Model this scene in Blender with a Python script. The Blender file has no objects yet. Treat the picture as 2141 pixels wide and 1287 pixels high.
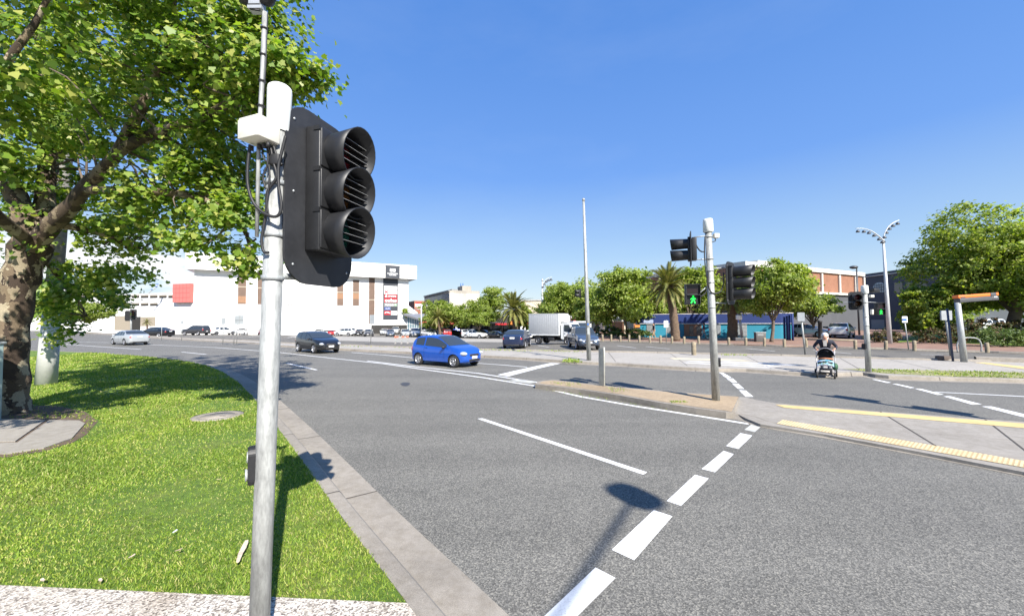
import bpy, bmesh, math, random
import numpy as np
from mathutils import Vector, Matrix, Euler
R = math.radians
random.seed(7); rng = np.random.default_rng(11)
sc = bpy.context.scene
col = sc.collection
V = Vector

# ------------------------------------------------------------------ camera
F, W, H = 838.0, 2141.0, 1287.0
CAMZ = 2.3
ROT = Euler((R(90) + math.atan(0.03), 0, 0)).to_matrix() @ Matrix.Rotation(R(-0.3), 3, 'Z')
cd = bpy.data.cameras.new('camera'); cam = bpy.data.objects.new('camera', cd); col.objects.link(cam)
cam.location = (0, 0, CAMZ); cam.rotation_euler = ROT.to_euler()
cd.sensor_width = 36; cd.lens = 36 * F / W; cd.clip_end = 3000; cd.clip_start = 0.05
sc.camera = cam

def ray(px, py): return ROT @ V(((px - W/2)/F, -(py - H/2)/F, -1))
def P(px, py, z=0.0):            # point of the plane at height z seen there in the photograph
    d = ray(px, py); return V((0, 0, CAMZ)) + d * ((z - CAMZ)/d.z)
def D(px, py, Y):                # point at distance Y along the street
    d = ray(px, py); return V((0, 0, CAMZ)) + d * (Y/d.y)
def HY(Y): return H/2 + 25.1 + CAMZ*F/Y

# ------------------------------------------------------------------ materials
def nt(name):
    m = bpy.data.materials.new(name); m.use_nodes = True
    t = m.node_tree; return m, t, t.nodes['Principled BSDF']
def N(t, kind, **kw):
    n = t.nodes.new(kind)
    for k, v in kw.items():
        if k.startswith('i_'):
            key = k[2:]; n.inputs[int(key) if key.isdigit() else key].default_value = v
        else: setattr(n, k, v)
    return n
def c4(c): return (c[0], c[1], c[2], 1)
def ramp(t, fac, stops):
    r = N(t, 'ShaderNodeValToRGB'); e = r.color_ramp.elements
    while len(e) < len(stops): e.new(0.5)
    for k, (p, c) in enumerate(stops): e[k].position = p; e[k].color = c4(c)
    t.links.new(fac, r.inputs[0]); return r.outputs[0]
def mix(t, fac, a, b, mode='MIX'):
    m = N(t, 'ShaderNodeMix', data_type='RGBA', blend_type=mode)
    for i, v in ((0, fac), (6, a), (7, b)):
        if hasattr(v, 'is_linked'): t.links.new(v, m.inputs[i])
        elif i == 0: m.inputs[0].default_value = v
        else: m.inputs[i].default_value = c4(v)
    return m.outputs[2]
def noise(t, scale, detail=4, rough=.55, coord=None, kind='ShaderNodeTexNoise', out=0):
    n = N(t, kind); n.inputs['Scale'].default_value = scale
    if 'Detail' in n.inputs: n.inputs['Detail'].default_value = detail
    if 'Roughness' in n.inputs: n.inputs['Roughness'].default_value = rough
    if coord is not None: t.links.new(coord, n.inputs['Vector'])
    return n.outputs[out]
def objco(t): return N(t, 'ShaderNodeTexCoord').outputs['Object']
def bump(t, b, h, strength, dist):
    n = N(t, 'ShaderNodeBump', i_Strength=strength, i_Distance=dist)
    t.links.new(h, n.inputs['Height']); t.links.new(n.outputs[0], b.inputs['Normal'])
def sc3(c, k): return tuple(min(1, x*k) for x in c)
def M(name, c, rough=.6, metal=0., var=.12, vs=3., b=0., bs=40., coat=0., spec=.5):
    m, t, p = nt(name); co = objco(t)
    if var:
        f = noise(t, vs, 6, .65, co); f2 = noise(t, vs*11, 3, .6, co)
        a = ramp(t, f, [(.3, sc3(c, 1-var)), (.7, sc3(c, 1+var))])
        g = ramp(t, f2, [(.35, (1-var*.5,)*3), (.65, (1,)*3)])
        t.links.new(mix(t, 1, a, g, 'MULTIPLY'), p.inputs['Base Color'])
        r = N(t, 'ShaderNodeMapRange', i_3=max(.02, rough-.08), i_4=min(1, rough+.08)); t.links.new(f2, r.inputs[0]); t.links.new(r.outputs[0], p.inputs['Roughness'])
    else:
        p.inputs['Base Color'].default_value = c4(c); p.inputs['Roughness'].default_value = rough
    p.inputs['Metallic'].default_value = metal; p.inputs['Coat Weight'].default_value = coat
    p.inputs['Coat Roughness'].default_value = .05
    p.inputs['Specular IOR Level'].default_value = spec
    if b: bump(t, p, noise(t, bs, 4, .6, co), b, .01)
    return m
def glow(name, c, s):
    m, t, p = nt(name); p.inputs['Base Color'].default_value = c4(c)
    p.inputs['Emission Color'].default_value = c4(c); p.inputs['Emission Strength'].default_value = s; return m

def asphalt_mat(name, c, speck=.5, patch=.12):
    m, t, p = nt(name); co = objco(t)
    big = noise(t, .25, 4, .6, co); med = noise(t, 3, 5, .6, co)
    vo = N(t, 'ShaderNodeTexVoronoi', i_Scale=85); t.links.new(co, vo.inputs['Vector'])
    fine = noise(t, 240, 2, .6, co)
    a = ramp(t, big, [(.3, sc3(c, 1-patch)), (.7, sc3(c, 1+patch))])
    b_ = ramp(t, med, [(.3, (.93,)*3), (.7, (1.05,)*3)])
    s1 = N(t, 'ShaderNodeSeparateColor'); t.links.new(vo.outputs['Color'], s1.inputs[0])
    st = ramp(t, s1.outputs[0], [(0, (1-speck*.7,)*3), (.5, (1-speck*.15,)*3), (.8, (1+speck*.4,)*3), (1, (1+speck*1.1, 1+speck*1.05, 1+speck*.95))])
    x = mix(t, 1, a, b_, 'MULTIPLY'); x = mix(t, 1, x, st, 'MULTIPLY')
    mp = N(t, 'ShaderNodeMapping'); mp.inputs['Rotation'].default_value = (0, 0, R(-48)); mp.inputs['Scale'].default_value = (.03, .9, 1); t.links.new(co, mp.inputs['Vector'])
    strk = noise(t, 1.4, 3, .5, mp.outputs[0])
    x = mix(t, 1, x, ramp(t, strk, [(.35, (.92,)*3), (.65, (1.05,)*3)]), 'MULTIPLY')
    t.links.new(x, p.inputs['Base Color']); p.inputs['Roughness'].default_value = .85
    bump(t, p, vo.outputs['Distance'], .35, .006)
    return m
def concrete_mat(name, c, speck=.25, stain=.3):
    m, t, p = nt(name); co = objco(t)
    big = noise(t, .6, 6, .7, co); med = noise(t, 7, 6, .7, co); fi = noise(t, 160, 3, .7, co)
    x = ramp(t, big, [(.25, sc3(c, 1-stain)), (.55, c), (.8, sc3(c, 1.12))])
    x = mix(t, 1, x, ramp(t, med, [(.3, (.8, .78, .74)), (.6, (1.04,)*3)]), 'MULTIPLY')
    x = mix(t, 1, x, ramp(t, fi, [(.35, (1-speck,)*3), (.65, (1+speck*.5,)*3)]), 'MULTIPLY')
    t.links.new(x, p.inputs['Base Color']); p.inputs['Roughness'].default_value = .9
    bump(t, p, fi, .3, .004); return m
def paint_mat(name, c, wear=.4):
    m, t, p = nt(name); co = objco(t)
    n1 = noise(t, 60, 5, .8, co); n2 = noise(t, 3, 5, .7, co)
    x = mix(t, ramp(t, n1, [(.52, (0,)*3), (.72, (wear,)*3)]), c, (.2, .19, .18))
    x = mix(t, 1, x, ramp(t, n2, [(.3, (.8,)*3), (.7, (1.05,)*3)]), 'MULTIPLY')
    t.links.new(x, p.inputs['Base Color']); p.inputs['Roughness'].default_value = .75
    return m
def leaf_mat(name, cols, trans=.35, rough=.5):
    m, t, p = nt(name)
    g = N(t, 'ShaderNodeNewGeometry'); o = N(t, 'ShaderNodeObjectInfo')
    n = len(cols)
    c = ramp(t, g.outputs['Random Per Island'], [(k/max(1, n-1), cc) for k, cc in enumerate(cols)])
    cl = noise(t, .9, 3, .6, objco(t))
    c = mix(t, 1, c, ramp(t, cl, [(.3, (.72, .78, .7)), (.7, (1.2, 1.15, 1.05))]), 'MULTIPLY')
    t.links.new(c, p.inputs['Base Color']); p.inputs['Roughness'].default_value = rough
    tr = N(t, 'ShaderNodeBsdfTranslucent'); t.links.new(mix(t, 1, c, (1.5, 1.6, .6), 'MULTIPLY'), tr.inputs[0])
    ms = N(t, 'ShaderNodeMixShader', i_0=trans)
    t.links.new(p.outputs[0], ms.inputs[1]); t.links.new(tr.outputs[0], ms.inputs[2])
    t.links.new(ms.outputs[0], t.nodes['Material Output'].inputs[0]); return m

# ------------------------------------------------------------------ mesh builder
class MB:
    def __init__(s): s.v = []; s.f = []; s.m = []; s.s = []
    def add(s, verts, faces, mat=0, smooth=False, X=None):
        o = len(s.v)
        s.v += [tuple(X @ V(q)) if X else tuple(q) for q in verts]
        for f in faces: s.f.append([i + o for i in f]); s.m.append(mat); s.s.append(smooth)
        return s
    def box(s, c, d, mat=0, X=None, bev=0.):
        x, y, z = (k/2 for k in d); cx, cy, cz = c
        if bev:
            bm = bmesh.new(); bmesh.ops.create_cube(bm, size=1)
            for q in bm.verts: q.co = (q.co.x*d[0]+cx, q.co.y*d[1]+cy, q.co.z*d[2]+cz)
            bmesh.ops.bevel(bm, geom=bm.edges[:], offset=bev, segments=2, affect='EDGES', profile=.5)
            bm.verts.index_update()
            s.add([q.co[:] for q in bm.verts], [[w.index for w in f.verts] for f in bm.faces], mat, True, X); bm.free(); return s
        vs = [(cx+a*x, cy+b*y, cz+e*z) for a in (-1, 1) for b in (-1, 1) for e in (-1, 1)]
        return s.add(vs, [(0, 1, 3, 2), (4, 6, 7, 5), (0, 4, 5, 1), (2, 3, 7, 6), (0, 2, 6, 4), (1, 5, 7, 3)], mat, False, X)
    def tube(s, pts, rad, n=8, mat=0, X=None, cap=True):
        pts = [V(q) for q in pts]
        if not hasattr(rad, '__len__'): rad = [rad]*len(pts)
        vs = []; up = None
        for i, q in enumerate(pts):
            t = (pts[min(i+1, len(pts)-1)] - pts[max(i-1, 0)])
            t = t.normalized() if t.length > 1e-9 else V((0, 0, 1))
            if up is None: up = V((1, 0, 0)) if abs(t.x) < .8 else V((0, 1, 0))
            a = (up - t*up.dot(t)).normalized(); b = t.cross(a); up = a
            for k in range(n):
                th = 2*math.pi*k/n; vs.append(tuple(q + (a*math.cos(th) + b*math.sin(th))*rad[i]))
        fs = [(i*n+k, i*n+(k+1) % n, (i+1)*n+(k+1) % n, (i+1)*n+k) for i in range(len(pts)-1) for k in range(n)]
        s.add(vs, fs, mat, True, X)
        if cap:
            s.add(vs[:n][::-1], [list(range(n))], mat, False, X); s.add(vs[-n:], [list(range(n))], mat, False, X)
        return s
    def lathe(s, prof, n=24, mat=0, X=None):   # (radius, z) about z
        vs = [(r*math.cos(2*math.pi*k/n), r*math.sin(2*math.pi*k/n), z) for r, z in prof for k in range(n)]
        return s.add(vs, [(i*n+k, i*n+(k+1) % n, (i+1)*n+(k+1) % n, (i+1)*n+k) for i in range(len(prof)-1) for k in range(n)], mat, True, X)
    def ell(s, c, r, mat=0, X=None, n=12, m=8):
        vs = [(c[0]+r[0]*math.sin(math.pi*i/m)*math.cos(2*math.pi*k/n), c[1]+r[1]*math.sin(math.pi*i/m)*math.sin(2*math.pi*k/n), c[2]-r[2]*math.cos(math.pi*i/m)) for i in range(m+1) for k in range(n)]
        return s.add(vs, [(i*n+k, i*n+(k+1) % n, (i+1)*n+(k+1) % n, (i+1)*n+k) for i in range(m) for k in range(n)], mat, True, X)
    def poly(s, pts, mat=0, X=None): return s.add(pts, [list(range(len(pts)))], mat, False, X)
    def prism(s, pts, z0, z1, mat=0, X=None, side=None):   # pts: (x,y) outline
        n = len(pts); lo = [(q[0], q[1], z0) for q in pts]; hi = [(q[0], q[1], z1) for q in pts]
        a = sum(pts[i][0]*pts[(i+1) % n][1]-pts[(i+1) % n][0]*pts[i][1] for i in range(n))
        if a < 0: lo.reverse(); hi.reverse()
        s.add(hi, [list(range(n))], mat, False, X); s.add(lo, [list(range(n))[::-1]], mat, False, X)
        return s.add(lo+hi, [(i, (i+1) % n, n+(i+1) % n, n+i) for i in range(n)], mat if side is None else side, False, X)
    def build(s, name, mats, parent=None, world=False, loc=None):
        me = bpy.data.meshes.new(name)
        v = s.v
        if world and parent is not None:
            inv = MW[parent.name].inverted(); v = [tuple(inv @ V(q)) for q in v]
        me.from_pydata(v, [], s.f)
        for m in (mats if isinstance(mats, (list, tuple)) else [mats]): me.materials.append(m)
        me.polygons.foreach_set('material_index', s.m); me.polygons.foreach_set('use_smooth', s.s)
        bm = bmesh.new(); bm.from_mesh(me); bmesh.ops.remove_doubles(bm, verts=bm.verts[:], dist=1e-5); bm.to_mesh(me); bm.free()
        me.update()
        o = bpy.data.objects.new(name, me); col.objects.link(o)
        if parent is not None: o.parent = parent
        if loc is not None: o.location = loc
        return o
MW = {}
def tag(o, label=None, cat=None, group=None, kind=None):
    if label: o['label'] = label
    if cat: o['category'] = cat
    if group: o['group'] = group
    if kind: o['kind'] = kind
    return o
def thing(name, label, cat, loc=(0, 0, 0), rot=(0, 0, 0), group=None, scale=1.):
    o = bpy.data.objects.new(name, None); col.objects.link(o); o.empty_display_size = .2
    o.location = loc; o.rotation_euler = rot; o.scale = (scale,)*3
    MW[o.name] = Matrix.LocRotScale(V(loc), Euler(rot), V((scale,)*3))
    return tag(o, label, cat, group)
def dup(root, loc, rot=None, label=None, scale=None, group=None, cat=None):
    def cp(o, par):
        c = o.copy(); col.objects.link(c)
        if par is not None: c.parent = par
        for ch in o.children: cp(ch, c)
        return c
    r = cp(root, None); r.location = loc
    if rot is not None: r.rotation_euler = rot
    if scale is not None: r.scale = (scale,)*3 if not hasattr(scale, '__len__') else scale
    if label: r['label'] = label
    if group: r['group'] = group
    if cat: r['category'] = cat
    return r
def struct(name, mb, mats):
    return tag(mb.build(name, mats), kind='structure')
def text_faces(txt, size, thick=.0, bold=0.):
    cu = bpy.data.curves.new('t', 'FONT'); cu.body = txt; cu.size = size; cu.extrude = thick; cu.align_x = 'CENTER'; cu.align_y = 'CENTER'; cu.offset = bold; cu.resolution_u = 3
    o = bpy.data.objects.new('t', cu); col.objects.link(o)
    dg = bpy.context.evaluated_depsgraph_get(); dg.update()
    me = bpy.data.meshes.new_from_object(o.evaluated_get(dg))
    vs = [q.co[:] for q in me.vertices]; fs = [list(f.vertices) for f in me.polygons]
    bpy.data.objects.remove(o); bpy.data.meshes.remove(me); return vs, fs
def smooth_path(pts, k=6):      # Catmull-Rom through points
    pts = [V(q) for q in pts]; out = []
    for i in range(len(pts)-1):
        a, b, c, d = pts[max(i-1, 0)], pts[i], pts[i+1], pts[min(i+2, len(pts)-1)]
        for j in range(k):
            t = j/k; out.append(.5*((2*b)+(c-a)*t+(2*a-5*b+4*c-d)*t*t+(3*b-a-3*c+d)*t**3))
    out.append(pts[-1]); return out
def offset_path(pts, d):        # shift a ground path sideways (left is +)
    out = []
    for i, q in enumerate(pts):
        t = (pts[min(i+1, len(pts)-1)] - pts[max(i-1, 0)]); t.z = 0; t.normalize()
        out.append(q + V((-t.y, t.x, 0))*d)
    return out

# ------------------------------------------------------------------ leaves
def quads_mesh(name, verts, nper, mats, parent=None, idx=None, smooth=False):
    # verts: (n*nper,3); each consecutive nper vertices form one face
    n = len(verts)//nper
    me = bpy.data.meshes.new(name)
    me.vertices.add(len(verts)); me.vertices.foreach_set('co', verts.astype(np.float32).ravel())
    me.loops.add(n*nper); me.loops.foreach_set('vertex_index', np.arange(n*nper, dtype=np.int32))
    me.polygons.add(n); me.polygons.foreach_set('loop_start', np.arange(0, n*nper, nper, dtype=np.int32))
    for m in mats: me.materials.append(m)
    if idx is not None: me.polygons.foreach_set('material_index', idx.astype(np.int32))
    me.update(calc_edges=True); me.validate()
    o = bpy.data.objects.new(name, me); col.objects.link(o)
    if parent is not None: o.parent = parent
    return o
MAPLE = np.array([(0, 0), (.2, .05), (.46, .12), (.42, .28), (.54, .54), (.3, .57), (.0, .95), (-.3, .57), (-.54, .54), (-.42, .28), (-.46, .12), (-.2, .05)])
DIAM = np.array([(0, 0), (.34, .42), (0, 1.), (-.34, .42)])
def leaf_verts(pos, nrm, size, shape, droop=.0):
    n = len(pos)
    nrm = nrm/np.linalg.norm(nrm, axis=1, keepdims=True)
    r = rng.normal(size=(n, 3)); r[:, 2] -= droop
    a = r - nrm*np.sum(r*nrm, axis=1, keepdims=True); a /= np.linalg.norm(a, axis=1, keepdims=True)
    b = np.cross(nrm, a)
    s = size*(.65+.7*rng.random(n))[:, None, None]
    fold = np.abs(shape[:, 0])*.35
    vs = pos[:, None, :] + s*(b[:, None, :]*shape[None, :, 0, None] + a[:, None, :]*(shape[None, :, 1, None]-.45) + nrm[:, None, :]*fold[None, :, None])
    return vs.reshape(-1, 3)
def clumps(blobs, per, spread, shell=.5):
    # blobs: (centre, radii, clump count); returns leaf positions and outward normals
    pos = []; nr = []
    for c, r, k in blobs:
        c = np.array(c); r = np.array(r)
        for _ in range(k):
            d = rng.normal(size=3); d /= np.linalg.norm(d)
            q = c + d*r*(shell + (1-shell)*rng.random()**.6)
            m = int(per*(.6+.8*rng.random()))
            o = rng.normal(size=(m, 3))*spread*np.array([1, 1, .6])*(.7+.6*rng.random())
            pos.append(q + o); nn = d*.6 + rng.normal(size=(m, 3))*.55 + np.array([0, 0, .55]); nr.append(nn)
    return np.vstack(pos), np.vstack(nr)
# ------------------------------------------------------------------ light
SUN_EL, SUN_AZ = R(40), R(28)      # shadows fall forward and to the left
sd = V((math.sin(SUN_AZ)*math.cos(SUN_EL), -math.cos(SUN_AZ)*math.cos(SUN_EL), math.sin(SUN_EL)))
sl = bpy.data.lights.new('sun', 'SUN'); sl.energy = 5.0; sl.angle = R(.5); sl.color = (1, .95, .87)
so = bpy.data.objects.new('sun', sl); col.objects.link(so); so.rotation_euler = sd.to_track_quat('Z', 'Y').to_euler(); so.location = (20, -30, 40)
w = bpy.data.worlds.new('World'); sc.world = w; w.use_nodes = True; t = w.node_tree; bg = t.nodes['Background']
sky = N(t, 'ShaderNodeTexSky', sky_type='NISHITA', sun_disc=False, sun_elevation=SUN_EL, sun_rotation=math.atan2(sd.x, sd.y), altitude=0, air_density=1.15, dust_density=.35, ozone_density=3.2)
tc = N(t, 'ShaderNodeTexCoord'); sx = N(t, 'ShaderNodeSeparateXYZ'); t.links.new(tc.outputs['Generated'], sx.inputs[0])
mp = N(t, 'ShaderNodeMapping'); mp.inputs['Scale'].default_value = (1, 1, 3.2); t.links.new(tc.outputs['Generated'], mp.inputs[0])
cn = noise(t, 5.5, 7, .55, mp.outputs[0])
cl = ramp(t, cn, [(.44, (0,)*3), (.56, (1,)*3)])
el = ramp(t, sx.outputs[2], [(.0, (1,)*3), (.11, (1,)*3), (.19, (0,)*3)])
az = N(t, 'ShaderNodeMapRange', i_1=-.42, i_2=-.58, i_3=0, i_4=1); t.links.new(sx.outputs[0], az.inputs[0])
cm = mix(t, 1, cl, el, 'MULTIPLY'); cm = mix(t, 1, cm, az.outputs[0], 'MULTIPLY')
blue = ramp(t, sx.outputs[2], [(0, (.77, .84, .90)), (.06, (.62, .77, .90)), (.15, (.40, .61, .90)), (.33, (.17, .385, .91)), (.62, (.10, .29, .80))])
bs = N(t, 'ShaderNodeVectorMath', operation='SCALE'); t.links.new(blue, bs.inputs[0]); bs.inputs['Scale'].default_value = 6.6
hz = noise(t, 2.2, 5, .6, mp.outputs[0]); wisp = ramp(t, hz, [(.5, (0,)*3), (.8, (.05,)*3)])
skb = mix(t, .82, sky.outputs[0], bs.outputs[0]); skb = mix(t, wisp, skb, (5.6, 6.2, 6.8))
skc = mix(t, cm, skb, (7.2, 7.3, 7.4))
t.links.new(skc, bg.inputs[0]); bg.inputs[1].default_value = .075
sc.view_settings.view_transform = 'Standard'; sc.view_settings.look = 'None'; sc.view_settings.gamma = 1
sc.view_settings.exposure = 1.1
sc.cycles.max_bounces = 6; sc.cycles.transparent_max_bounces = 8

# ------------------------------------------------------------------ materials
m_road = asphalt_mat('asphalt', (.141, .135, .119), .75, .1)
m_park = asphalt_mat('parking_asphalt', (.132, .122, .105), .4, .18)
m_parkc = concrete_mat('parking_concrete', (.34, .32, .285), .1, .12)
m_conc = concrete_mat('concrete', (.30, .275, .24), .25, .22)
m_path = concrete_mat('path_concrete', (.36, .335, .30), .2, .14)
m_kerb = concrete_mat('kerb_concrete', (.29, .26, .22), .3, .35)
m_joint = M('joint', (.07, .06, .05), .9)
m_white = paint_mat('road_white', (.74, .74, .73), .6)
m_oldwhite = paint_mat('worn_white', (.48, .48, .44), .6)
m_yellow = paint_mat('road_yellow', (.62, .46, .2), .35)
m_cream = paint_mat('cream_paint', (.62, .55, .38), .3)
m_sand = concrete_mat('sandy_soil', (.38, .29, .19), .4, .3)
m_brick = M('brick_paving', (.25, .15, .11), .85, var=.3, vs=1.5)

def agg_mat():
    m, t, p = nt('exposed_aggregate'); co = objco(t)
    vo = N(t, 'ShaderNodeTexVoronoi', i_Scale=70); t.links.new(co, vo.inputs['Vector'])
    s1 = N(t, 'ShaderNodeSeparateColor'); t.links.new(vo.outputs['Color'], s1.inputs[0])
    c = ramp(t, s1.outputs[0], [(0, (.12, .1, .085)), (.25, (.3, .27, .23)), (.55, (.5, .46, .4)), (1, (.66, .62, .56))])
    big = noise(t, 1.3, 5, .6, co)
    c = mix(t, 1, c, ramp(t, big, [(.3, (.72, .66, .6)), (.65, (1.05,)*3)]), 'MULTIPLY')
    t.links.new(c, p.inputs['Base Color']); p.inputs['Roughness'].default_value = .85
    bump(t, p, vo.outputs['Distance'], .6, .01); return m
m_agg = agg_mat()
def turf_mat():
    m, t, p = nt('turf'); co = objco(t)
    a = noise(t, .7, 6, .7, co); b = noise(t, 9, 6, .7, co); f = noise(t, 120, 3, .7, co)
    c = ramp(t, a, [(.25, (.07, .15, .01)), (.5, (.13, .22, .018)), (.72, (.24, .25, .06))])
    c = mix(t, 1, c, ramp(t, b, [(.3, (.6, .62, .5)), (.65, (1.15,)*3)]), 'MULTIPLY')
    c = mix(t, 1, c, ramp(t, f, [(.3, (.4,)*3), (.7, (1.3,)*3)]), 'MULTIPLY')
    t.links.new(c, p.inputs['Base Color']); p.inputs['Roughness'].default_value = .9; bump(t, p, f, .8, .03); return m
m_turf = turf_mat()
def tactile_mat():
    m, t, p = nt('tactile_yellow'); co = objco(t)
    f = noise(t, 5, 5, .7, co)
    c = ramp(t, f, [(.3, (.56, .41, .2)), (.65, (.66, .53, .33))])
    t.links.new(c, p.inputs['Base Color']); p.inputs['Roughness'].default_value = .8; return m
m_tact = tactile_mat(); m_tact2 = M('tactile_tan', (.48, .36, .2), .85, var=.2)

# ------------------------------------------------------------------ ground sheets
def sheet(name, px, z, mat, zs=None):
    pts = [P(q[0], q[1], z) if len(q) == 2 else V(q) for q in px]
    mb = MB(); mb.poly([(q.x, q.y, z) for q in pts]); return struct(name, mb, mat)
mb = MB(); mb.poly([(-1400, -600, -2.2), (1400, -600, -2.2), (1400, 1600, -2.2), (-1400, 1600, -2.2)]); struct('ground', mb, m_park)
def park_z(x, y):
    k = y + .5*x if x < 0 else y - 1.2*x
    return .03 - .03*max(0, min(48, k-32))
def clip(poly, f):     # keep the side of a ground polygon where f >= 0 (f is linear)
    out = []
    for i, a in enumerate(poly):
        b = poly[(i+1) % len(poly)]; fa, fb = f(*a), f(*b)
        if fa >= 0: out.append(a)
        if (fa >= 0) != (fb >= 0):
            k = fa/(fa-fb); out.append((a[0]+(b[0]-a[0])*k, a[1]+(b[1]-a[1])*k))
    return out
def park_sheet(mb, poly, dz=0.):
    for sgn, cx in ((-1, .5), (1, -1.2)):
        h = clip(poly, lambda x, y: sgn*x)
        for lo, hi in ((-1e4, 32), (32, 80), (80, 1e4)):
            q = clip(clip(h, lambda x, y: y+cx*x-lo), lambda x, y: hi-y-cx*x)
            if len(q) > 2: mb.poly([(x, y, park_z(x, y)+dz) for x, y in q])

# far footpath
front_px = [(100, 690), (320, 706.5), (520, 717.5), (580, 724), (717, 732), (862, 739.5), (1010, 747), (1090, 751.5), (1166, 757), (1204, 760), (1287, 764), (1364, 769), (1462, 775), (1505, 776.5), (1560, 777), (1696, 786), (1804, 785), (1858, 792), (2075, 798), (2141, 800), (2400, 806)]
back_px = [(60, 687), (320, 703.5), (520, 712.5), (580, 717), (717, 722), (862, 727), (1004, 731.5), (1401, 739), (1508, 741.6), (1660, 745), (1804, 750), (1967, 754), (2141, 758), (2400, 764)]
front = [P(*q) for q in front_px]; back = [P(*q, .1) for q in back_px]
front_s = smooth_path(front, 3)
ring = [V((q.x, q.y, 0)) for q in front_s] + [V((q.x, q.y, 0)) for q in back][::-1]
mb = MB(); mb.prism([(q.x, q.y) for q in ring], -.02, .125); struct('pavement', mb, m_path)
mb = MB(); mb.poly([(90, -40, 0)] + [(q.x, q.y, 0) for q in [V((q.x, q.y, 0)) for q in back][::-1]] + [(-200, -40, 0)]); struct('road', mb, m_road)
def sweep(path, prof, mat_i=0, mb=None):
    mb = mb or MB(); n = len(prof); rows = [offset_path(path, d) for d, z in prof]
    vs = [(rows[k][i].x, rows[k][i].y, prof[k][1]) for i in range(len(path)) for k in range(n)]
    fs = [(i*n+k, i*n+k+1, (i+1)*n+k+1, (i+1)*n+k) for i in range(len(path)-1) for k in range(n-1)]
    fs = [f[::-1] for f in fs]
    return mb.add(vs, fs, mat_i)
def resample(path, step):
    out = [path[0]]; acc = 0
    for a, b in zip(path, path[1:]):
        L = (b-a).length
        while acc + L >= step:
            k = (step-acc)/L; a = a + (b-a)*k; out.append(a); L = (b-a).length; acc = 0
        acc += L
    return out
def kerb(name, path, prof, every=2.6, skip=None):
    mb = MB(); sweep(path, prof, 0, mb)
    for q in list(zip(resample(path, every), resample(path, every)[1:]))[::1]:
        a = q[0]; d = (q[1]-q[0]).normalized(); b = a + d*.025
        sweep([a, b], [(p[0], p[1]+.003) for p in prof], 1, mb)
    return struct(name, mb, [m_kerb, m_joint])
KP = [(-.35, .004), (-.02, .01), (0, .11), (.03, .134), (.17, .134), (.17, .05)]
kerb('kerb', front_s, KP, 3.0)
bp = smooth_path([V((q.x, q.y, 0)) for q in back], 3)
kerb('kerb', bp, [(-.02, .11), (0, .19), (.03, .21), (.2, .21), (.22, .05)], 3.4)
# footpath joints
mb = MB()
for a, b in zip(resample(front_s, 3.4)[4:], range(99)):
    bb = min(bp, key=lambda q: (q-a).length)
    d = (bb-a); nrm = V((-d.y, d.x, 0)).normalized()*.015; a2 = a + d*.1; b2 = a + d*.97
    mb.poly([(a2-nrm).xyz[:2]+(.129,) if 0 else ((a2-nrm).x, (a2-nrm).y, .129), ((b2-nrm).x, (b2-nrm).y, .129), ((b2+nrm).x, (b2+nrm).y, .129), ((a2+nrm).x, (a2+nrm).y, .129)])
struct('pavement_joints', mb, m_joint)
# car park behind the footpath
ring = [V((q.x, q.y, 0)) for q in bp] + [V((300, 20, 0)), V((300, 260, 0)), V((-260, 260, 0)), V((-260, 60, 0))]
mb = MB(); park_sheet(mb, [(q.x, q.y) for q in ring]); struct('car_park', mb, m_park)
mb = MB(); park_sheet(mb, [tuple(P(*q, -.4).xy) for q in [(600, 697), (640, 709), (690, 714), (850, 720), (990, 713), (1060, 713), (1120, 706), (1120, 699), (900, 698)]], .006); struct('car_park_slab', mb, m_parkc)
# bay lines in the car park
mb = MB()
def line(px0, px1, wd, z, m=0, mbx=None):
    a, b = P(*px0, z), P(*px1, z); n = V((-(b-a).y, (b-a).x, 0)).normalized()*wd/2
    (mbx or mb).poly([((a-n).x, (a-n).y, z), ((b-n).x, (b-n).y, z), ((b+n).x, (b+n).y, z), ((a+n).x, (a+n).y, z)], m)
for a, b in [((300, 699), (348, 700)), ((420, 701), (470, 699)), ((520, 704), (560, 700)), ((600, 706), (640, 700)), ((1125, 722), (1148, 725)), ((1290, 722), (1330, 727)), ((1350, 724), (1400, 729)), ((1925, 740.5), (1972, 741.5)), ((1560, 728), (1620, 734)), ((1700, 732), (1780, 739))]:
    line(a, b, .12, .042)
struct('bay_markings', mb, m_white)
# brick pavement on the far side of the car park
bk = [(1225, 712), (1297, 714), (1381, 716.5), (1430, 718), (1524, 720.5), (1598, 723), (1640, 725), (1686, 725), (1788, 729), (1852, 730), (1912, 733), (2064, 737), (2141, 740), (2600, 752)]
bpa = [P(*q, .04) for q in bk]
ring = [V((q.x, q.y, 0)) for q in bpa] + [V((200, 40, 0)), V((200, 120, 0)), V((20, 120, 0)), V((10, 62, 0))]
mb = MB(); mb.prism([(q.x, q.y) for q in ring], 0, .14); struct('brick_pavement', mb, m_brick)
kerb('kerb', smooth_path([V((q.x, q.y, 0)) for q in bpa], 2), [(-.1, .05), (-.02, .06), (0, .15), (.03, .166), (.18, .166), (.18, .1)], 3.5)

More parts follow.
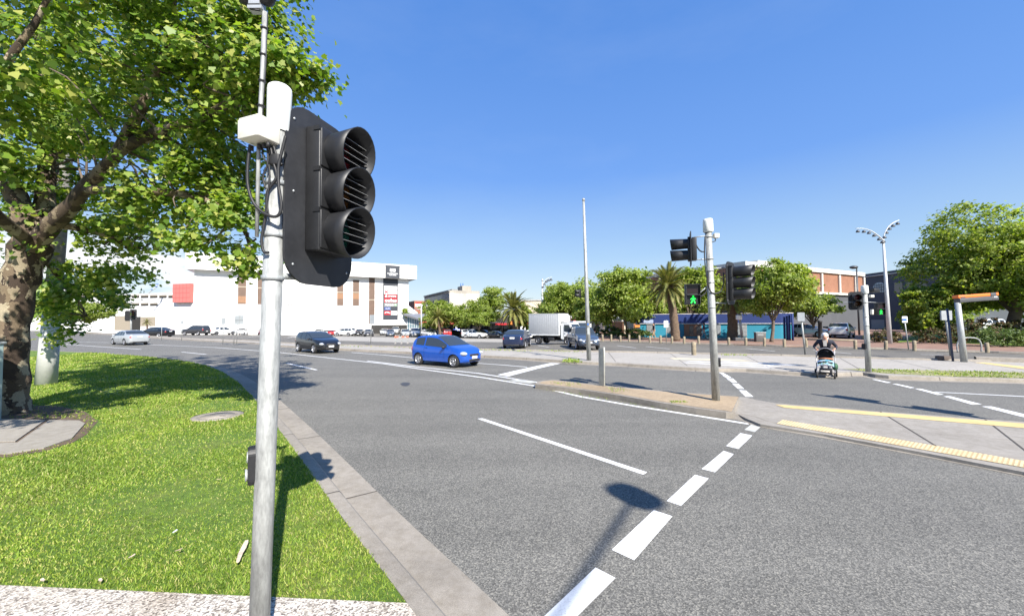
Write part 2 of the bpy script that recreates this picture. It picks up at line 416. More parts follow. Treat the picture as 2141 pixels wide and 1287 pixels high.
# near verge
lip_px = [(1065, 1287), (945, 1175), (830, 1068), (735, 975), (660, 903), (610, 858), (575, 828), (540, 802), (490, 776), (430, 760), (330, 748), (200, 739), (100, 735)]
lip = [P(*q) for q in lip_px]; d0 = (lip[0]-lip[1]).normalized()
lip = [lip[0]+d0*7, lip[0]+d0*3.5, lip[0]+d0*1.5] + lip + [lip[-1]+V((-8, 2.5, 0)), lip[-1]+V((-30, 12, 0))]
lip = smooth_path(lip, 4)
VP = [(0, .004), (.40, .012), (.45, .1), (.48, .128), (.52, .134), (.64, .134), (.64, .05)]
kerb('kerb', lip, VP, 3.3)
inner = offset_path(lip, .635)
gz = .126
ring = [(q.x, q.y) for q in inner] + [(-90, 20), (-60, -20)]
mb = MB(); mb.poly([(x, y, gz) for x, y in ring]); struct('grass_verge', mb, m_turf)
# aggregate footpath at the camera
a0, a1 = P(0, 1212, .13), P(860, 1246, .13)
fp_end = min(inner, key=lambda q: (q-a1).length); ie = inner.index(fp_end)
dd = (a0-a1).normalized()
mb = MB(); mb.poly([(q.x, q.y, .131) for q in inner[:ie+1]] + [((a0+dd*12).x, (a0+dd*12).y, .131), (-25, -12, .131)]); struct('footpath', mb, m_agg)
VERGE = [(q.x, q.y) for q in inner[ie:]] + [(-90, 20), ((a0+dd*12).x, (a0+dd*12).y)]

# concrete slabs by the tree
mb = MB()
for poly in [[(-120, 945), (14, 947), (92, 935), (150, 915), (178, 884), (165, 878), (103, 877), (36, 924), (-40, 926)], [(-120, 924), (32, 921), (95, 877), (-120, 872)]]:
    mb.prism([P(*q, .15).xy[:] for q in poly], .05, .15)
struct('path', mb, m_conc)
sheet('bare_soil', [(30, 846), (120, 848), (178, 860), (205, 880), (180, 908), (150, 925), (90, 943), (0, 957), (-60, 950), (-60, 850)], .1305, M('bare_soil', (.11, .075, .05), .95, var=.4, vs=6, b=.5))

# sandy island with its kerb
isl = [(1119, 802), (1124, 797), (1136, 795), (1158, 793.5), (1210, 799), (1259, 805), (1370, 815), (1460, 822), (1546, 829), (1532, 861), (1518, 861), (1456, 853), (1380, 841), (1296, 826), (1210, 813), (1150, 806)]
ip = [P(*q, .15) for q in isl]
cen = sum(ip, V())/len(ip)
mb = MB(); mb.prism([q.xy[:] for q in ip], 0, .15, 0)
struct('median_kerb', mb, m_kerb)
mb = MB(); inn = []
for i, q in enumerate(ip):
    tt = (ip[(i+1) % len(ip)] - ip[i-1]).normalized(); nn = V((-tt.y, tt.x, 0))
    if (cen-q).dot(nn) < 0: nn = -nn
    inn.append(q + nn*(.15 if i not in (8, 9) else .02))
mb.poly([(q.x, q.y, .155) for q in inn]); struct('median_soil', mb, m_sand)
# concrete refuge
ref = [(1534, 861), (1547, 829), (1560, 830), (1584, 836), (1621, 842), (1700, 848), (1830, 859), (2141, 881), (2300, 894), (2300, 1020), (2141, 986), (1940, 947), (1723, 907), (1590, 886), (1560, 874)]
rp = [P(*q, .06) for q in ref]
mb = MB(); mb.prism([q.xy[:] for q in rp], 0, .06); struct('refuge_island', mb, m_conc)
lo = [P(*q) for q in [(1524, 873), (1560, 879), (1590, 890), (1723, 913), (1940, 953), (2141, 993), (2300, 1028)]]
mb = MB(); sweep(smooth_path(lo, 3), [(-.1, .004), (.12, .03), (.3, .066), (.34, .062)], 0, mb); struct('kerb', mb, m_kerb)
# sloping nose of the kerb between the two
mb = MB(); line((1840, 859.5), (1968, 938), .03, .064); line((2060, 876), (2200, 985), .03, .064); struct('refuge_joints', mb, m_joint)
mb = MB()
ty = [(P(1621, 844, .066), P(1640, 846.5, .066)), (P(2141, 884, .066), P(2141, 893, .066))]
mb.poly([P(*q, .066) for q in [(1621, 845), (1640, 846), (2141, 884.5), (2300, 897), (2300, 907), (2141, 894), (1640, 851.5)]])
struct('yellow_line', mb, m_yellow)
mb = MB()
u0, u1 = P(1637, 877, .066), P(2300, 990, .066); l0, l1 = P(1624, 885, .066), P(2300, 1005, .066)
n = 74
for i in range(n):
    k0, k1 = i/n, (i+.6)/n; k2 = (i+1)/n
    e = lambda a, b, k, z: tuple((a+(b-a)*k).xy)+(z,)
    mb.poly([e(u0, u1, k0, .07), e(u0, u1, k1, .07), e(l0, l1, k1, .07), e(l0, l1, k0, .07)], 0)
    mb.poly([e(u0, u1, k1, .067), e(u0, u1, k2, .067), e(l0, l1, k2, .067), e(l0, l1, k1, .067)], 1)
struct('tactile_strip', mb, [m_tact, m_tact2])

# ------------------------------------------------------------------ road markings (white paint 4 mm above the asphalt)
mb = MB(); Z = .004
def mk(px, m=0): mb.poly([(P(*q).x, P(*q).y, Z) for q in px], m)
mk([(998, 875), (1009, 874), (1353, 987), (1345, 992)])
for q in [[(1125, 1300), (1245, 1186), (1287, 1208), (1195, 1300)], [(1279, 1149), (1367, 1066), (1406, 1079), (1326, 1171)], [(1394, 1047), (1453, 992), (1482, 1000), (1424, 1057)], [(1467, 980), (1513, 942), (1534, 949), (1495, 987)], [(1518, 932), (1548, 905), (1573, 910), (1544, 938)]]: mk(q)
mk([(1556, 898), (1572, 886), (1594, 889), (1578, 903)], 1)
for q in [[(1503, 778.5), (1510, 778), (1519, 782.5), (1511, 783)], [(1509.5, 784), (1520, 783.2), (1529.5, 789), (1520.5, 790.7)], [(1519.7, 791.7), (1532, 790.5), (1541.6, 799), (1532, 800)], [(1530.5, 801.5), (1543.5, 801.5), (1556.3, 812.6), (1542.6, 812.3)], [(1545, 815.2), (1559.6, 816), (1575.2, 829), (1559, 829)]]: mk(q)
for q in [[(970, 268), (1000, 268), (1120, 293), (1085, 295)], [(1125, 302), (1160, 302), (1300, 332), (1265, 335)], [(1300, 340), (1345, 340), (1525, 385), (1475, 387)], [(1520, 398), (1575, 398), (1815, 460), (1740, 462)], [(1815, 476), (1890, 476), (2200, 549), (2200, 569), (2120, 555)]]: mk([(1560+x/3.685, 720+y/3.685) for x, y in q])
def mline(pts, wd):
    ws = [P(*q) for q in pts]; l, r_ = offset_path(ws, wd/2), offset_path(ws, -wd/2)
    for i in range(len(ws)-1): mb.poly([(q.x, q.y, Z) for q in (r_[i], r_[i+1], l[i+1], l[i])])
mline([(1955, 819), (2141, 828.5), (2400, 842)], .11)
mline([(1566, 886), (1440, 866), (1330, 849), (1215, 829), (1116, 806), (1010, 789), (900, 774), (802, 760), (690, 748), (580, 736), (450, 726), (313, 720)], .13)
mline([(768, 754), (860, 765), (1000, 780), (1124, 799)], .13)
mline([(735, 736.5), (800, 741.5), (862, 747.5)], .12); mline([(1000, 759), (1050, 762.5), (1102, 767)], .12)
mline([(127, 718.7), (210, 724.5), (296, 730)], .13); mline([(121, 713), (180, 714.5), (228, 716)], .12)
mline([(380, 735.5), (431, 740.5)], .13); mline([(600, 759), (662, 773)], .13)
mk([(1040, 783), (1100, 769.5), (1150, 758.8), (1172, 759.3), (1125, 770), (1063, 786.5)])
mk([(1062, 795), (1085, 793), (1120, 799), (1108, 801)], 1)
struct('road_markings', mb, [m_white, m_oldwhite])
mb = MB(); Z = .13
mk([(1400, 752.5), (1545, 756), (1574, 760), (1410, 756)], 1)
Z = .1295
mk([(1432, 759.5), (1452, 759.3), (1640, 770.5), (1612, 770.9)]); mk([(1425, 763), (1440, 762.8), (1625, 774.2), (1600, 774.4)]); mk([(1500, 760), (1520, 759.8), (1672, 768.5), (1650, 769)])
struct('crossing_markings', mb, [m_white, m_cream])
sheet('oil_stain', [(836, 802), (842, 799), (850, 798.5), (858, 800), (856, 804), (850, 807), (843, 806)], .005, M('oil_stain', (.05, .05, .052), .6, var=.2))
sheet('yellow_line', [(2035, 757), (2060, 757), (2160, 768), (2141, 771)], .13, m_yellow)

# ------------------------------------------------------------------ grass
m_blade = leaf_mat('grass_blades', [(.12, .20, .018), (.17, .265, .026), (.22, .32, .036), (.28, .345, .055), (.44, .40, .17)], .3, .6)
def inside(poly, x, y):
    c = np.zeros(len(x), bool); n = len(poly)
    for i in range(n):
        x0, y0 = poly[i]; x1, y1 = poly[(i+1) % n]
        if y0 == y1: continue
        c ^= ((y0 > y) != (y1 > y)) & (x < (x1-x0)*(y-y0)/(y1-y0)+x0)
    return c
def blades(name, x, y, z, h, wd):
    n = len(x); th = rng.random(n)*6.283; le = rng.normal(size=(n, 2))*.55
    hh = h*(.5+rng.random(n)); b = np.stack([np.cos(th), np.sin(th), 0*th], 1)*(wd/2)[:, None]
    base = np.stack([x, y, np.full(n, z)], 1)
    tip = base + np.stack([le[:, 0]*hh, le[:, 1]*hh, hh], 1)
    mid = base*.45 + tip*.55 + np.stack([0*hh, 0*hh, hh*.12], 1)
    vs = np.stack([base-b, base+b, mid+b*.8, tip, mid-b*.8], 1).reshape(-1, 3)
    return tag(quads_mesh(name, vs, 5, [m_blade]), kind='stuff')
def pxy(px): return [(P(*q, gz).x, P(*q, gz).y) for q in px]
SLAB = pxy([(-200, 950), (14, 949), (92, 937), (150, 917), (180, 884), (165, 876), (103, 875), (-200, 872)])
SOIL = pxy([(-200, 965), (10, 958), (100, 944), (165, 922), (215, 884), (180, 858), (120, 846), (-200, 838)])
n = 4200000
x = rng.uniform(-30, 1, n); y = rng.uniform(2.6, 31, n)
dist = np.hypot(x, y); keep = rng.random(n) < np.clip((5/dist)**1.6, 0, 1)
keep &= (x/y > -1.42); x, y = x[keep], y[keep]
k = inside(VERGE, x, y) & ~inside(SLAB, x, y) & ~(inside(SOIL, x, y) & (rng.random(len(x)) < .8)) & (np.hypot(x-P(455, 870, gz).x, y-P(455, 870, gz).y) > .5)
pat = np.array([noise_ for noise_ in (math.sin(a*1.7+1.3*math.sin(b*1.1))+math.sin(b*2.3+.7*math.sin(a*1.9)) for a, b in zip(x, y))])
k &= rng.random(len(x)) < np.clip(.85+.28*pat, .2, 1); x, y = x[k], y[k]; pat = pat[k]
dist = np.hypot(x, y)
blades('grass', x, y, gz, .0125+.004*pat+.0014*dist, .0027+.0011*dist)
def patch(px, n, h, z=.13, wd=.03):
    poly = [(P(*q, z).x, P(*q, z).y) for q in px]; xs = [q[0] for q in poly]; ys = [q[1] for q in poly]
    x = rng.uniform(min(xs), max(xs), n); y = rng.uniform(min(ys), max(ys), n); k = inside(poly, x, y)
    k &= rng.random(n) < np.clip(.55+.5*np.sin(x*2.1)*np.sin(y*3.3+x), .1, 1)
    blades('grass', x[k], y[k], z, np.full(k.sum(), h), np.full(k.sum(), wd))
STRIP = [(1761, 770.5), (1825, 771), (2141, 778), (2400, 784), (2400, 797), (2141, 790), (2000, 787), (1850, 780)]
sheet('grass_strip', STRIP, .131, M('dry_turf', (.26, .25, .11), .95, var=.4, vs=2))
patch(STRIP, 8000, .04); patch([(1170, 757), (1185, 751), (1212, 752), (1218, 758)], 700, .1)
patch([(1150, 799), (1210, 801), (1230, 807), (1195, 808)], 700, .05, .155, .01); patch([(1270, 810), (1300, 812), (1320, 818), (1280, 820)], 250, .05, .155, .01); patch([(1400, 838), (1430, 838), (1440, 841), (1405, 842)], 300, .03, .155, .008)
patch([(1130, 812), (1250, 829), (1400, 851), (1520, 872), (1500, 872), (1240, 836), (1140, 815)], 1600, .05, .004, .01)
patch([(1505, 741), (1560, 742), (1580, 743.5), (1510, 743)], 160, .08, .2, .03); patch([(1000, 730), (1200, 733), (1240, 737), (1000, 733)], 900, .08, .2, .04)
patch([(640, 720), (870, 727), (870, 729), (640, 722)], 1200, .08, .2, .05)
# ------------------------------------------------------------------ street furniture
def galv_mat(name, c, stain=.25):
    m, t, p = nt(name); co = objco(t)
    mp = N(t, 'ShaderNodeMapping'); mp.inputs['Scale'].default_value = (1, 1, .25); t.links.new(co, mp.inputs[0])
    a = noise(t, 9, 6, .7, mp.outputs[0]); b = noise(t, 60, 4, .7, mp.outputs[0])
    x = ramp(t, a, [(.3, sc3(c, 1-stain)), (.55, c), (.75, sc3(c, 1.15))])
    x = mix(t, 1, x, ramp(t, b, [(.3, (.72,)*3), (.6, (1.06,)*3)]), 'MULTIPLY')
    t.links.new(x, p.inputs['Base Color']); p.inputs['Metallic'].default_value = .25
    t.links.new(ramp(t, b, [(0, (.4,)*3), (1, (.65,)*3)]), p.inputs['Roughness']); return m
m_galv = galv_mat('galvanised_steel', (.38, .39, .375), .5); m_galvd = galv_mat('weathered_steel', (.36, .38, .38))
m_black = M('black_housing', (.013, .0135, .015), .5, var=.2, vs=6); m_board = M('black_board', (.026, .027, .03), .55, var=.25, vs=3, spec=.35)
m_rub = M('black_rubber', (.014, .014, .015), .55, var=.1); m_wplas = M('white_plastic', (.68, .7, .66), .5, var=.06)
m_boxp = M('cream_box', (.62, .6, .52), .55, var=.08); m_sunslat = M('sunlit_slat_edge', (.3, .3, .3), .5, var=0)
m_lr = M('red_lens', (.12, .006, .008), .25, var=0); m_la = M('amber_lens', (.11, .04, .005), .25, var=0); m_lg = M('green_lens', (.005, .06, .04), .25, var=0)
m_gman = glow('green_lamp', (.012, .82, .07), .62)
m_signw = M('sign_white', (.75, .76, .75), .45, var=.05); m_signb = M('sign_back', (.42, .44, .45), .45, metal=.4, var=.12); m_blue = M('sign_blue', (.03, .12, .4), .4, var=.05)
m_wood = M('weathered_timber', (.27, .225, .155), .9, var=.35, vs=4, b=.3)

def frame(c, n, up=(0, 0, 1)):   # x: across, y: up, z: facing direction n
    n = V(n).normalized(); up = V(up); x = up.cross(n).normalized(); y = n.cross(x)
    m = Matrix((x, y, n)).transposed().to_4x4(); m.translation = V(c); return m
def rrect(w, h, r, k=6):
    out = []
    for cx, cy, a in ((w/2-r, h/2-r, 0), (-w/2+r, h/2-r, 90), (-w/2+r, -h/2+r, 180), (w/2-r, -h/2+r, 270)):
        out += [(cx+r*math.cos(R(a+90*i/k)), cy+r*math.sin(R(a+90*i/k))) for i in range(k+1)]
    return out
def visor_mb(X, r0, r1, ltop, lbot, n=28, gap=0):
    mb = MB(); vs = []
    for k in range(n):
        th = 2*math.pi*k/n; s = math.sin(th); L = lbot + (ltop-lbot)*(s*.5+.5)**.8
        for rr, zz in ((r0, 0), (r0+(r1-r0)*.5, L*.5), (r1, L), (r1-.006*r0/.12, L), (r0-.006*r0/.12, .0)): vs.append((rr*math.cos(th), rr*s, zz))
    fs = [(k*5+i, ((k+1) % n)*5+i, ((k+1) % n)*5+i+1, k*5+i+1) for k in range(n) for i in range(4)]
    return mb.add(vs, fs, 0, True, X)
def lantern(root, c, n, k=1., board=(.56, 1.08, .13), aspects='rag', pitch=.275, rad=.125, L=(.33, .2), slats=True, hd=.12, off=(0, 0), tilt=0., flare=1.12):
    X = frame(c, n)
    if board:
        mb = MB(); mb.prism(rrect(board[0]*k, board[1]*k, board[2]*k), -.018*k, 0, 0, X)
        for a in (-1, 1):
            for b in (-1, 0, 1): mb.lathe([(0, .006), (.008*k, .005), (.008*k, 0)], 8, 1, X @ Matrix.Translation((a*board[0]*k*.40, b*board[1]*k*.4, 0)))
        mb.build('backboard', [m_board, m_signb], root, True)
    na = len(aspects); hw = rad*2.35*k; hh = (pitch*na+.02)*k
    mb = MB(); ox, oy = off
    mb.box((ox, oy, hd*k/2), (hw, hh, hd*k), 0, X, .012*k)
    for i in range(na):
        y = oy + ((na-1)/2-i)*pitch*k
        mb.box((ox, y, hd*k), (hw*.97, pitch*k*.93, .02*k), 0, X, .006*k)
        for sx in (-1, 1): mb.box((ox+sx*hw*.5, y+pitch*k*.46, hd*k*.8), (.012*k, .03*k, .05*k), 0, X)
    hs = mb.build('housing', [m_black], root, True)
    lm = {'r': m_lr, 'a': m_la, 'g': m_lg}
    for i, a in enumerate(aspects):
        y = oy + ((na-1)/2-i)*pitch*k
        Y = X @ Matrix.Translation((ox, y, hd*k+.008*k)) @ Matrix.Rotation(R(tilt), 4, 'X')
        visor_mb(Y, rad*k, rad*flare*k, L[0]*k, L[1]*k).build('visor', [m_black], root, True)
        l = MB(); l.ell((0, 0, 0), (rad*.93*k, rad*.93*k, .03*k), 0, Y, 20, 8); l.build('lens', [lm[a]], root, True)
        if slats:
            sm = MB()
            for j in range(4):
                h = rad*k*(-.45+.33*j); wd = 2*math.sqrt(max(0, (rad*1.04*k)**2-h*h))
                sm.box((0, h, L[1]*k*.78), (wd, .002*k, .05*k), 0, Y); sm.box((0, h, L[1]*k*.78+.026*k), (wd, .002*k, .002*k), 1, Y)  # front edge coloured pale, sunlight painted onto the black slat
            sm.build('louvre', [m_black, m_sunslat], root, True)
    return X
def ped_signal(root, c, n, w, h, man=True, k=1.):
    X = frame(c, n); mb = MB()
    mb.box((0, 0, -.06*k), (w, h, .12*k), 0, X, .012*k)
    for s in (1, -1):      # hoods
        mb.box((0, s*h*.25+h*.215, .05*k), (w*.96, .012*k, .1*k), 0, X); mb.box((w*.47, s*h*.25, .03*k), (.01*k, h*.44, .06*k), 0, X); mb.box((-w*.47, s*h*.25, .03*k), (.01*k, h*.44, .06*k), 0, X)
    mb.build('housing', [m_black], root, True)
    l = MB(); l.box((0, h*.25, .004), (w*.8, h*.4, .004), 0, X); l.build('lens', [M('dark_red_lens', (.012, .004, .004), .3, var=0)], root, True)
    if man:
        s = h*.42; g = MB(); T = X @ Matrix.Translation((0, -h*.25, .012)) @ Matrix.Scale(s, 4)
        e = lambda pts: g.prism(pts, 0, .03, 0, T)
        g.lathe([(.0, .03), (.1, .03), (.1, 0)], 12, 0, T @ Matrix.Translation((.02, .36, 0)))
        e([(-.1, .23), (.12, .25), (.12, -.02), (-.08, -.02)])
        e([(-.1, .23), (-.3, .02), (-.24, -.04), (-.06, .12)]); e([(.12, .25), (.32, .08), (.27, .01), (.1, .1)])
        e([(-.08, -.01), (.03, -.01), (-.16, -.46), (-.29, -.42)]); e([(.01, -.01), (.12, -.01), (.27, -.42), (.15, -.47)])
        g.build('walking_man', [m_gman], root, True)
def band(mb, c, ax, r, h=.03, mat=0):
    X = frame(c, ax, (0, 1, 0) if abs(V(ax).normalized().y) < .9 else (1, 0, 0)); mb.lathe([(r, -h/2), (r+.008, -h/2), (r+.008, h/2), (r, h/2)], 20, mat, X)
def along(root_loc, top, name, label, cat, group=None):
    ax = (V(top)-V(root_loc)).normalized(); e = V((0, 0, 1)).rotation_difference(ax).to_euler()
    return thing(name, label, cat, root_loc, e, group), ax

# --- the near signal
Y0 = 2.6
a, b = D(543, 1287, Y0), D(577, 400, Y0); ax = (b-a).normalized(); base = a + ax*((.131-a.z)/ax.z)
sg, ax = along(base, b, 'traffic_signal', 'tall galvanised signal pole on the grass with three black hooded lamps and cream box', 'traffic signal')
at = lambda z: base + ax*((z-base.z)/ax.z)
mb = MB(); mb.tube([at(.131), at(1.5), at(3.58)], .0585, 28); mb.build('pole', [m_galv], sg, True)
def clamp(root, *a): m = MB(); band(m, *a); m.build('clamp', [m_galvd], root, True)
def rod(root, *a): m = MB(); m.tube(*a); m.build('bracket', [m_galvd], root, True)
for z in (2.86, 2.58, 3.2): clamp(sg, at(z), ax, .059, .028)
bn = V((.968, -.25, 0)); bu = V((.25, .968, 0))
bc = V((-1.44, 2.92, 3.165)) + bn*.06
for z in (2.60, 3.42):
    rod(sg, [at(z)+V((.05, .02, 0)), at(z)+V((.05, .1, .0)), bc+V((0, 0, z-bc.z))-bn*.02-bu*.1], .02, 8)
mb = MB(); tp = at(3.54); mb.lathe([(.066, 0), (.07, .01), (.073, .27), (.07, .295), (.056, .308), (0, .31)], 28, 0, frame(tp, ax, (0, 1, 0))); mb.build('cap', [m_wplas], sg, True)
lantern(sg, bc, bn, 1., (.68, 1.22, .2), 'rag', .283, .146, (.21, .155), off=(.0, .05), tilt=4, flare=1.24)
c = D(543, 277, 2.5); mb = MB(); X = frame(c, (-.35, -.93, .0)); mb.box((0, .005, 0), (.175, .135, .15), 0, X, .006); mb.box((0, -.005, .078), (.165, .12, .012), 0, X, .004)
for q in (-.07, 0, .04, .075): mb.tube([X @ V((q, -.075, 0)), X @ V((q, -.105, 0))], .012, 10, 1)
mb.build('junction_box', [m_boxp, m_rub], sg, True)
mb = MB(); pts = [D(537, 495, 2.52), D(541, 300, 2.52), D(549, 150, 2.52), D(554, 26, 2.52)]; mb.tube(pts, [.011, .012, .014, .015], 12)
mb.build('conduit', [m_galv], sg, True)
mb = MB(); mb.tube([D(560, 28, 2.50), D(555, 150, 2.50), D(549, 245, 2.5)], .0035, 6)
for py in (60, 115, 170, 222): q = D(552-(py-60)*.035, py, 2.52); band(mb, q, ax, .014, .008)
def cable(px, Y, r): mb.tube(smooth_path([D(q[0], q[1], Y if len(q) < 3 else q[2]) for q in px], 6), r, 8)
cable([(523, 303), (518, 345), (518, 385), (528, 420), (548, 443), (572, 453), (585, 446), (588, 425), (583, 390), (582, 350), (589, 318), (597, 285)], 2.5, .0095)
cable([(548, 303), (551, 330), (562, 345), (563, 380), (558, 420), (562, 450)], 2.51, .006); cable([(558, 303), (560, 340), (550, 370), (556, 395)], 2.5, .006)
cable([(565, 303), (572, 340), (578, 370), (560, 400), (557, 440), (552, 470), (547, 500), (551, 525), (562, 528)], 2.52, .009)
cable([(572, 305), (580, 330), (590, 345)], 2.52, .008); mb.box(D(576, 335, 2.535), (.07, .05, .07), 0, None, .008)
mb.build('cable', [m_rub], sg, True)
c = D(538, 5, 2.52); mb = MB(); mb.box(c+V((0, 0, -.02)), (.07, .07, .03), 1)
for s in (-1, 1): mb.lathe([(0, .075), (.03, .07), (.05, .045), (.057, 0), (.05, -.012), (0, -.014)], 20, 0, frame(c+V((s*.05, 0, .03)), (s*.8, -.55, .15)))
mb.tube([c+V((-.06, -.02, 0)), c+V((-.03, -.02, -.06)), c+V((.03, -.02, -.07))], .006, 8); mb.box(c+V((0, .0, -.05)), (.09, .06, .02), 1)
mb.build('detector', [m_black, m_signb], sg, True)
c = D(528, 972, 2.59); mb = MB(); X = frame(c, (-.82, -.57, 0)); mb.prism(rrect(.11, .245, .05), -.05, .018, 0, X)
mb.prism(rrect(.1, .235, .045), .018, .026, 0, X)
bt = mb.build('push_button', [m_black], sg, True)
mb = MB(); mb.lathe([(.032, .026), (.04, .036), (.034, .04), (.03, .028)], 24, 0, X @ Matrix.Translation((0, -.055, 0))); mb.lathe([(0, .036), (.022, .034), (.026, .026)], 20, 0, X @ Matrix.Translation((0, -.055, 0)))
mb.lathe([(.033, .026), (.037, .03), (.033, .031)], 24, 0, X @ Matrix.Translation((0, .055, 0)))
o = mb.build('button', [m_galvd], None); MWb = MW[sg.name].inverted(); o.data.transform(MWb); o.parent = bt
# stain and rust splashes low on the pole come from the steel material

# --- signal on the sandy island
Yb = P(1497, 836, .155).y; base = P(1497, 836, .155); top = D(1481, 487, Yb)
s2, ax = along(base, top, 'traffic_signal', 'grey signal pole on the sandy median with two lanterns and a lit green walking man', 'traffic signal')
at = lambda py: D(1497-16*(836-py)/349, py, Yb)
mb = MB(); mb.tube([base, top], [.1, .082], 22); mb.build('pole', [m_galv], s2, True)
mb = MB(); mb.lathe([(.1, 0), (.13, .03), (.125, .3), (.115, .36), (0, .365)], 22, 0, frame(at(486), ax, (0, 1, 0))); mb.build('cap', [m_wplas], s2, True)
for py in (495, 541, 566, 590, 642): clamp(s2, at(py), ax, .09, .04)
for a_, b_ in ((at(492), D(1452, 496, Yb)), (at(541), D(1452, 543, Yb)), (at(562), D(1515, 559, Yb)), (at(632), D(1518, 634, Yb)), (at(592), D(1463, 612, Yb-.1))): rod(s2, [a_, b_], .015)
lantern(s2, D(1443, 521, Yb), (-.92, .36, 0), 1.05, (.56, .86, .1), 'ag', .29, .125, (.42, .38), slats=False, hd=.05)
hb = MB(); X = frame(D(1446, 521, Yb), (.92, -.36, 0)); hb.box((0, 0, .06), (.3, .6, .12), 0, X, .012); hb.build('housing', [m_black], s2, True)
lantern(s2, D(1528, 592, Yb), (.68, -.73, 0), 1.02, (.6, 1.12, .16), 'rag', .29, .128, (.46, .4), slats=False, hd=.1, off=(-.05, .0))
ped_signal(s2, D(1448.5, 615, Yb-.2), (-.12, -1, 0), .36, .54)
mb = MB(); mb.box(D(1497, 493, Yb), (.13, .12, .12), 0, None, .01); mb.build('junction_box', [m_boxp], s2, True)
mb = MB()
def cab(px, r, Y): mb.tube(smooth_path([D(q[0], q[1], Y) for q in px], 5), r, 8)
cab([(1453, 502), (1457, 515), (1465, 525), (1474, 526)], .018, Yb); cab([(1474, 495), (1473, 530), (1475, 560), (1479, 590), (1476, 610), (1465, 620)], .016, Yb-.1)
cab([(1481, 565), (1481, 595), (1487, 610), (1498, 613), (1508, 607), (1513, 590), (1513, 570)], .016, Yb-.1); cab([(1494, 497), (1496, 503), (1487, 506)], .012, Yb)
mb.build('cable', [m_rub], s2, True)
c = D(1504, 757, Yb); mb = MB(); X = frame(c, (.9, -.4, 0)); mb.prism(rrect(.13, .24, .05), -.06, .03, 0, X); mb.lathe([(0, .05), (.04, .045), (.045, .03)], 16, 1, X @ Matrix.Translation((0, -.04, 0))); mb.build('push_button', [m_black, m_galvd], s2, True)

# --- signal across the road by the crossing
Yc = P(1816, 777, .13).y; base = P(1816, 777, .13); top = D(1808, 614, Yc)
s3, ax = along(base, top, 'traffic_signal', 'grey signal pole beside the stroller with white cap, two lamp lantern and green walking man', 'traffic signal')
at = lambda py: D(1816-8*(777-py)/163, py, Yc)
mb = MB(); mb.tube([base, top], [.1, .085], 20); mb.build('pole', [m_galv], s3, True)
mb = MB(); mb.lathe([(.1, 0), (.13, .03), (.12, .3), (.11, .34), (0, .345)], 20, 0, frame(at(614), ax, (0, 1, 0))); mb.build('cap', [m_wplas], s3, True)
for py in (632, 662, 680): clamp(s3, at(py), ax, .09, .04)
rod(s3, [at(631), D(1762, 632, Yc)], .012); rod(s3, [at(631), D(1832, 632, Yc)], .012)
lantern(s3, D(1789, 628.5, Yc+.05), (-.45, -.9, 0), .95, (.5, .78, .1), 'ra', .27, .12, (.3, .24), slats=False, hd=.08, off=(-.0, 0))
ped_signal(s3, D(1841, 645, Yc-.1), (.12, -1, 0), .34, .5)
mb = MB(); mb.box(D(1822, 619, Yc), (.14, .12, .1), 0, None, .01); mb.build('junction_box', [m_boxp], s3, True); mb = MB(); mb.box(D(1823, 652, Yc), (.07, .1, .2), 0, None, .01); mb.build('junction_box', [m_boxp], s3, True)
X = frame(D(1826, 607, Yc+.1), (.95, .2, 0)); mb = MB(); mb.box((0, 0, 0), (.3, .16, .3), 0, X, .02); mb.build('housing', [m_black], s3, True)
c = D(1806, 724, Yc); mb = MB(); mb.prism(rrect(.13, .24, .05), -.06, .03, 0, frame(c, (-.9, -.4, 0))); mb.build('push_button', [m_black], s3, True)

# --- far corner signal at the left
Yd = 47.; base = D(274, HY(Yd), Yd); base.z = .1
s4 = thing('traffic_signal', 'distant slim traffic signal on the far left corner behind the silver sedan', 'traffic signal', base)
mb = MB(); mb.tube([base, D(274, 640, Yd)], .09, 12); mb.build('pole', [m_galv], s4, True)
lantern(s4, D(279, 657, Yd-.1), (.6, -.8, 0), 1.1, (.55, 1.1, .12), 'rag', .28, .12, (.3, .25), slats=False); lantern(s4, D(268, 660, Yd-.1), (-.9, .4, 0), 1.1, (.55, 1.1, .12), 'rag', .28, .12, (.3, .25), slats=False)
# --- signal just outside the right edge whose boards shade the road
s5 = thing('traffic_signal', 'galvanised signal pole at the right end of the concrete refuge with two stacked lanterns', 'traffic signal', (11.9, 7.1, .06))
mb = MB(); mb.tube([(11.9, 7.1, .06), (11.9, 7.1, 4.9)], .07, 16); mb.build('pole', [m_galv], s5, True)
lantern(s5, (11.98, 7.02, 2.75), (.85, .53, 0), 1., (.5, 1.05, .12), 'rag', .28, .125, (.3, .25), slats=False); lantern(s5, (11.98, 7.02, 4.2), (.85, .53, 0), 1., (.5, 1.05, .12), 'rag', .28, .125, (.3, .25), slats=False)
# --- unseen mast and plate added to cast the shadow on the crossing line; no lamp
ms = thing('street_lamp', 'tall bent arm street lamp on the near corner with a broad rounded head', 'street lamp', (3.4, -8.2, 0))
mb = MB(); mb.tube(smooth_path([(3.4, -8.2, 0), (3.4, -8.2, 7.2), (3.9, -7.3, 8.3), (5.04, -5.63, 8.4), (6.2, -3.85, 8.48)], 6), .032, 12); mb.build('pole', [m_galv], ms, True)
mb = MB(); mb.prism(rrect(.5, .56, .2), -.03, .03, 0, frame((6.33, -3.63, 8.5), (.4, -.65, .65))); mb.build('lamp_head', [m_signb], ms, True)  # added plate, shaped for the head of the cast shadow

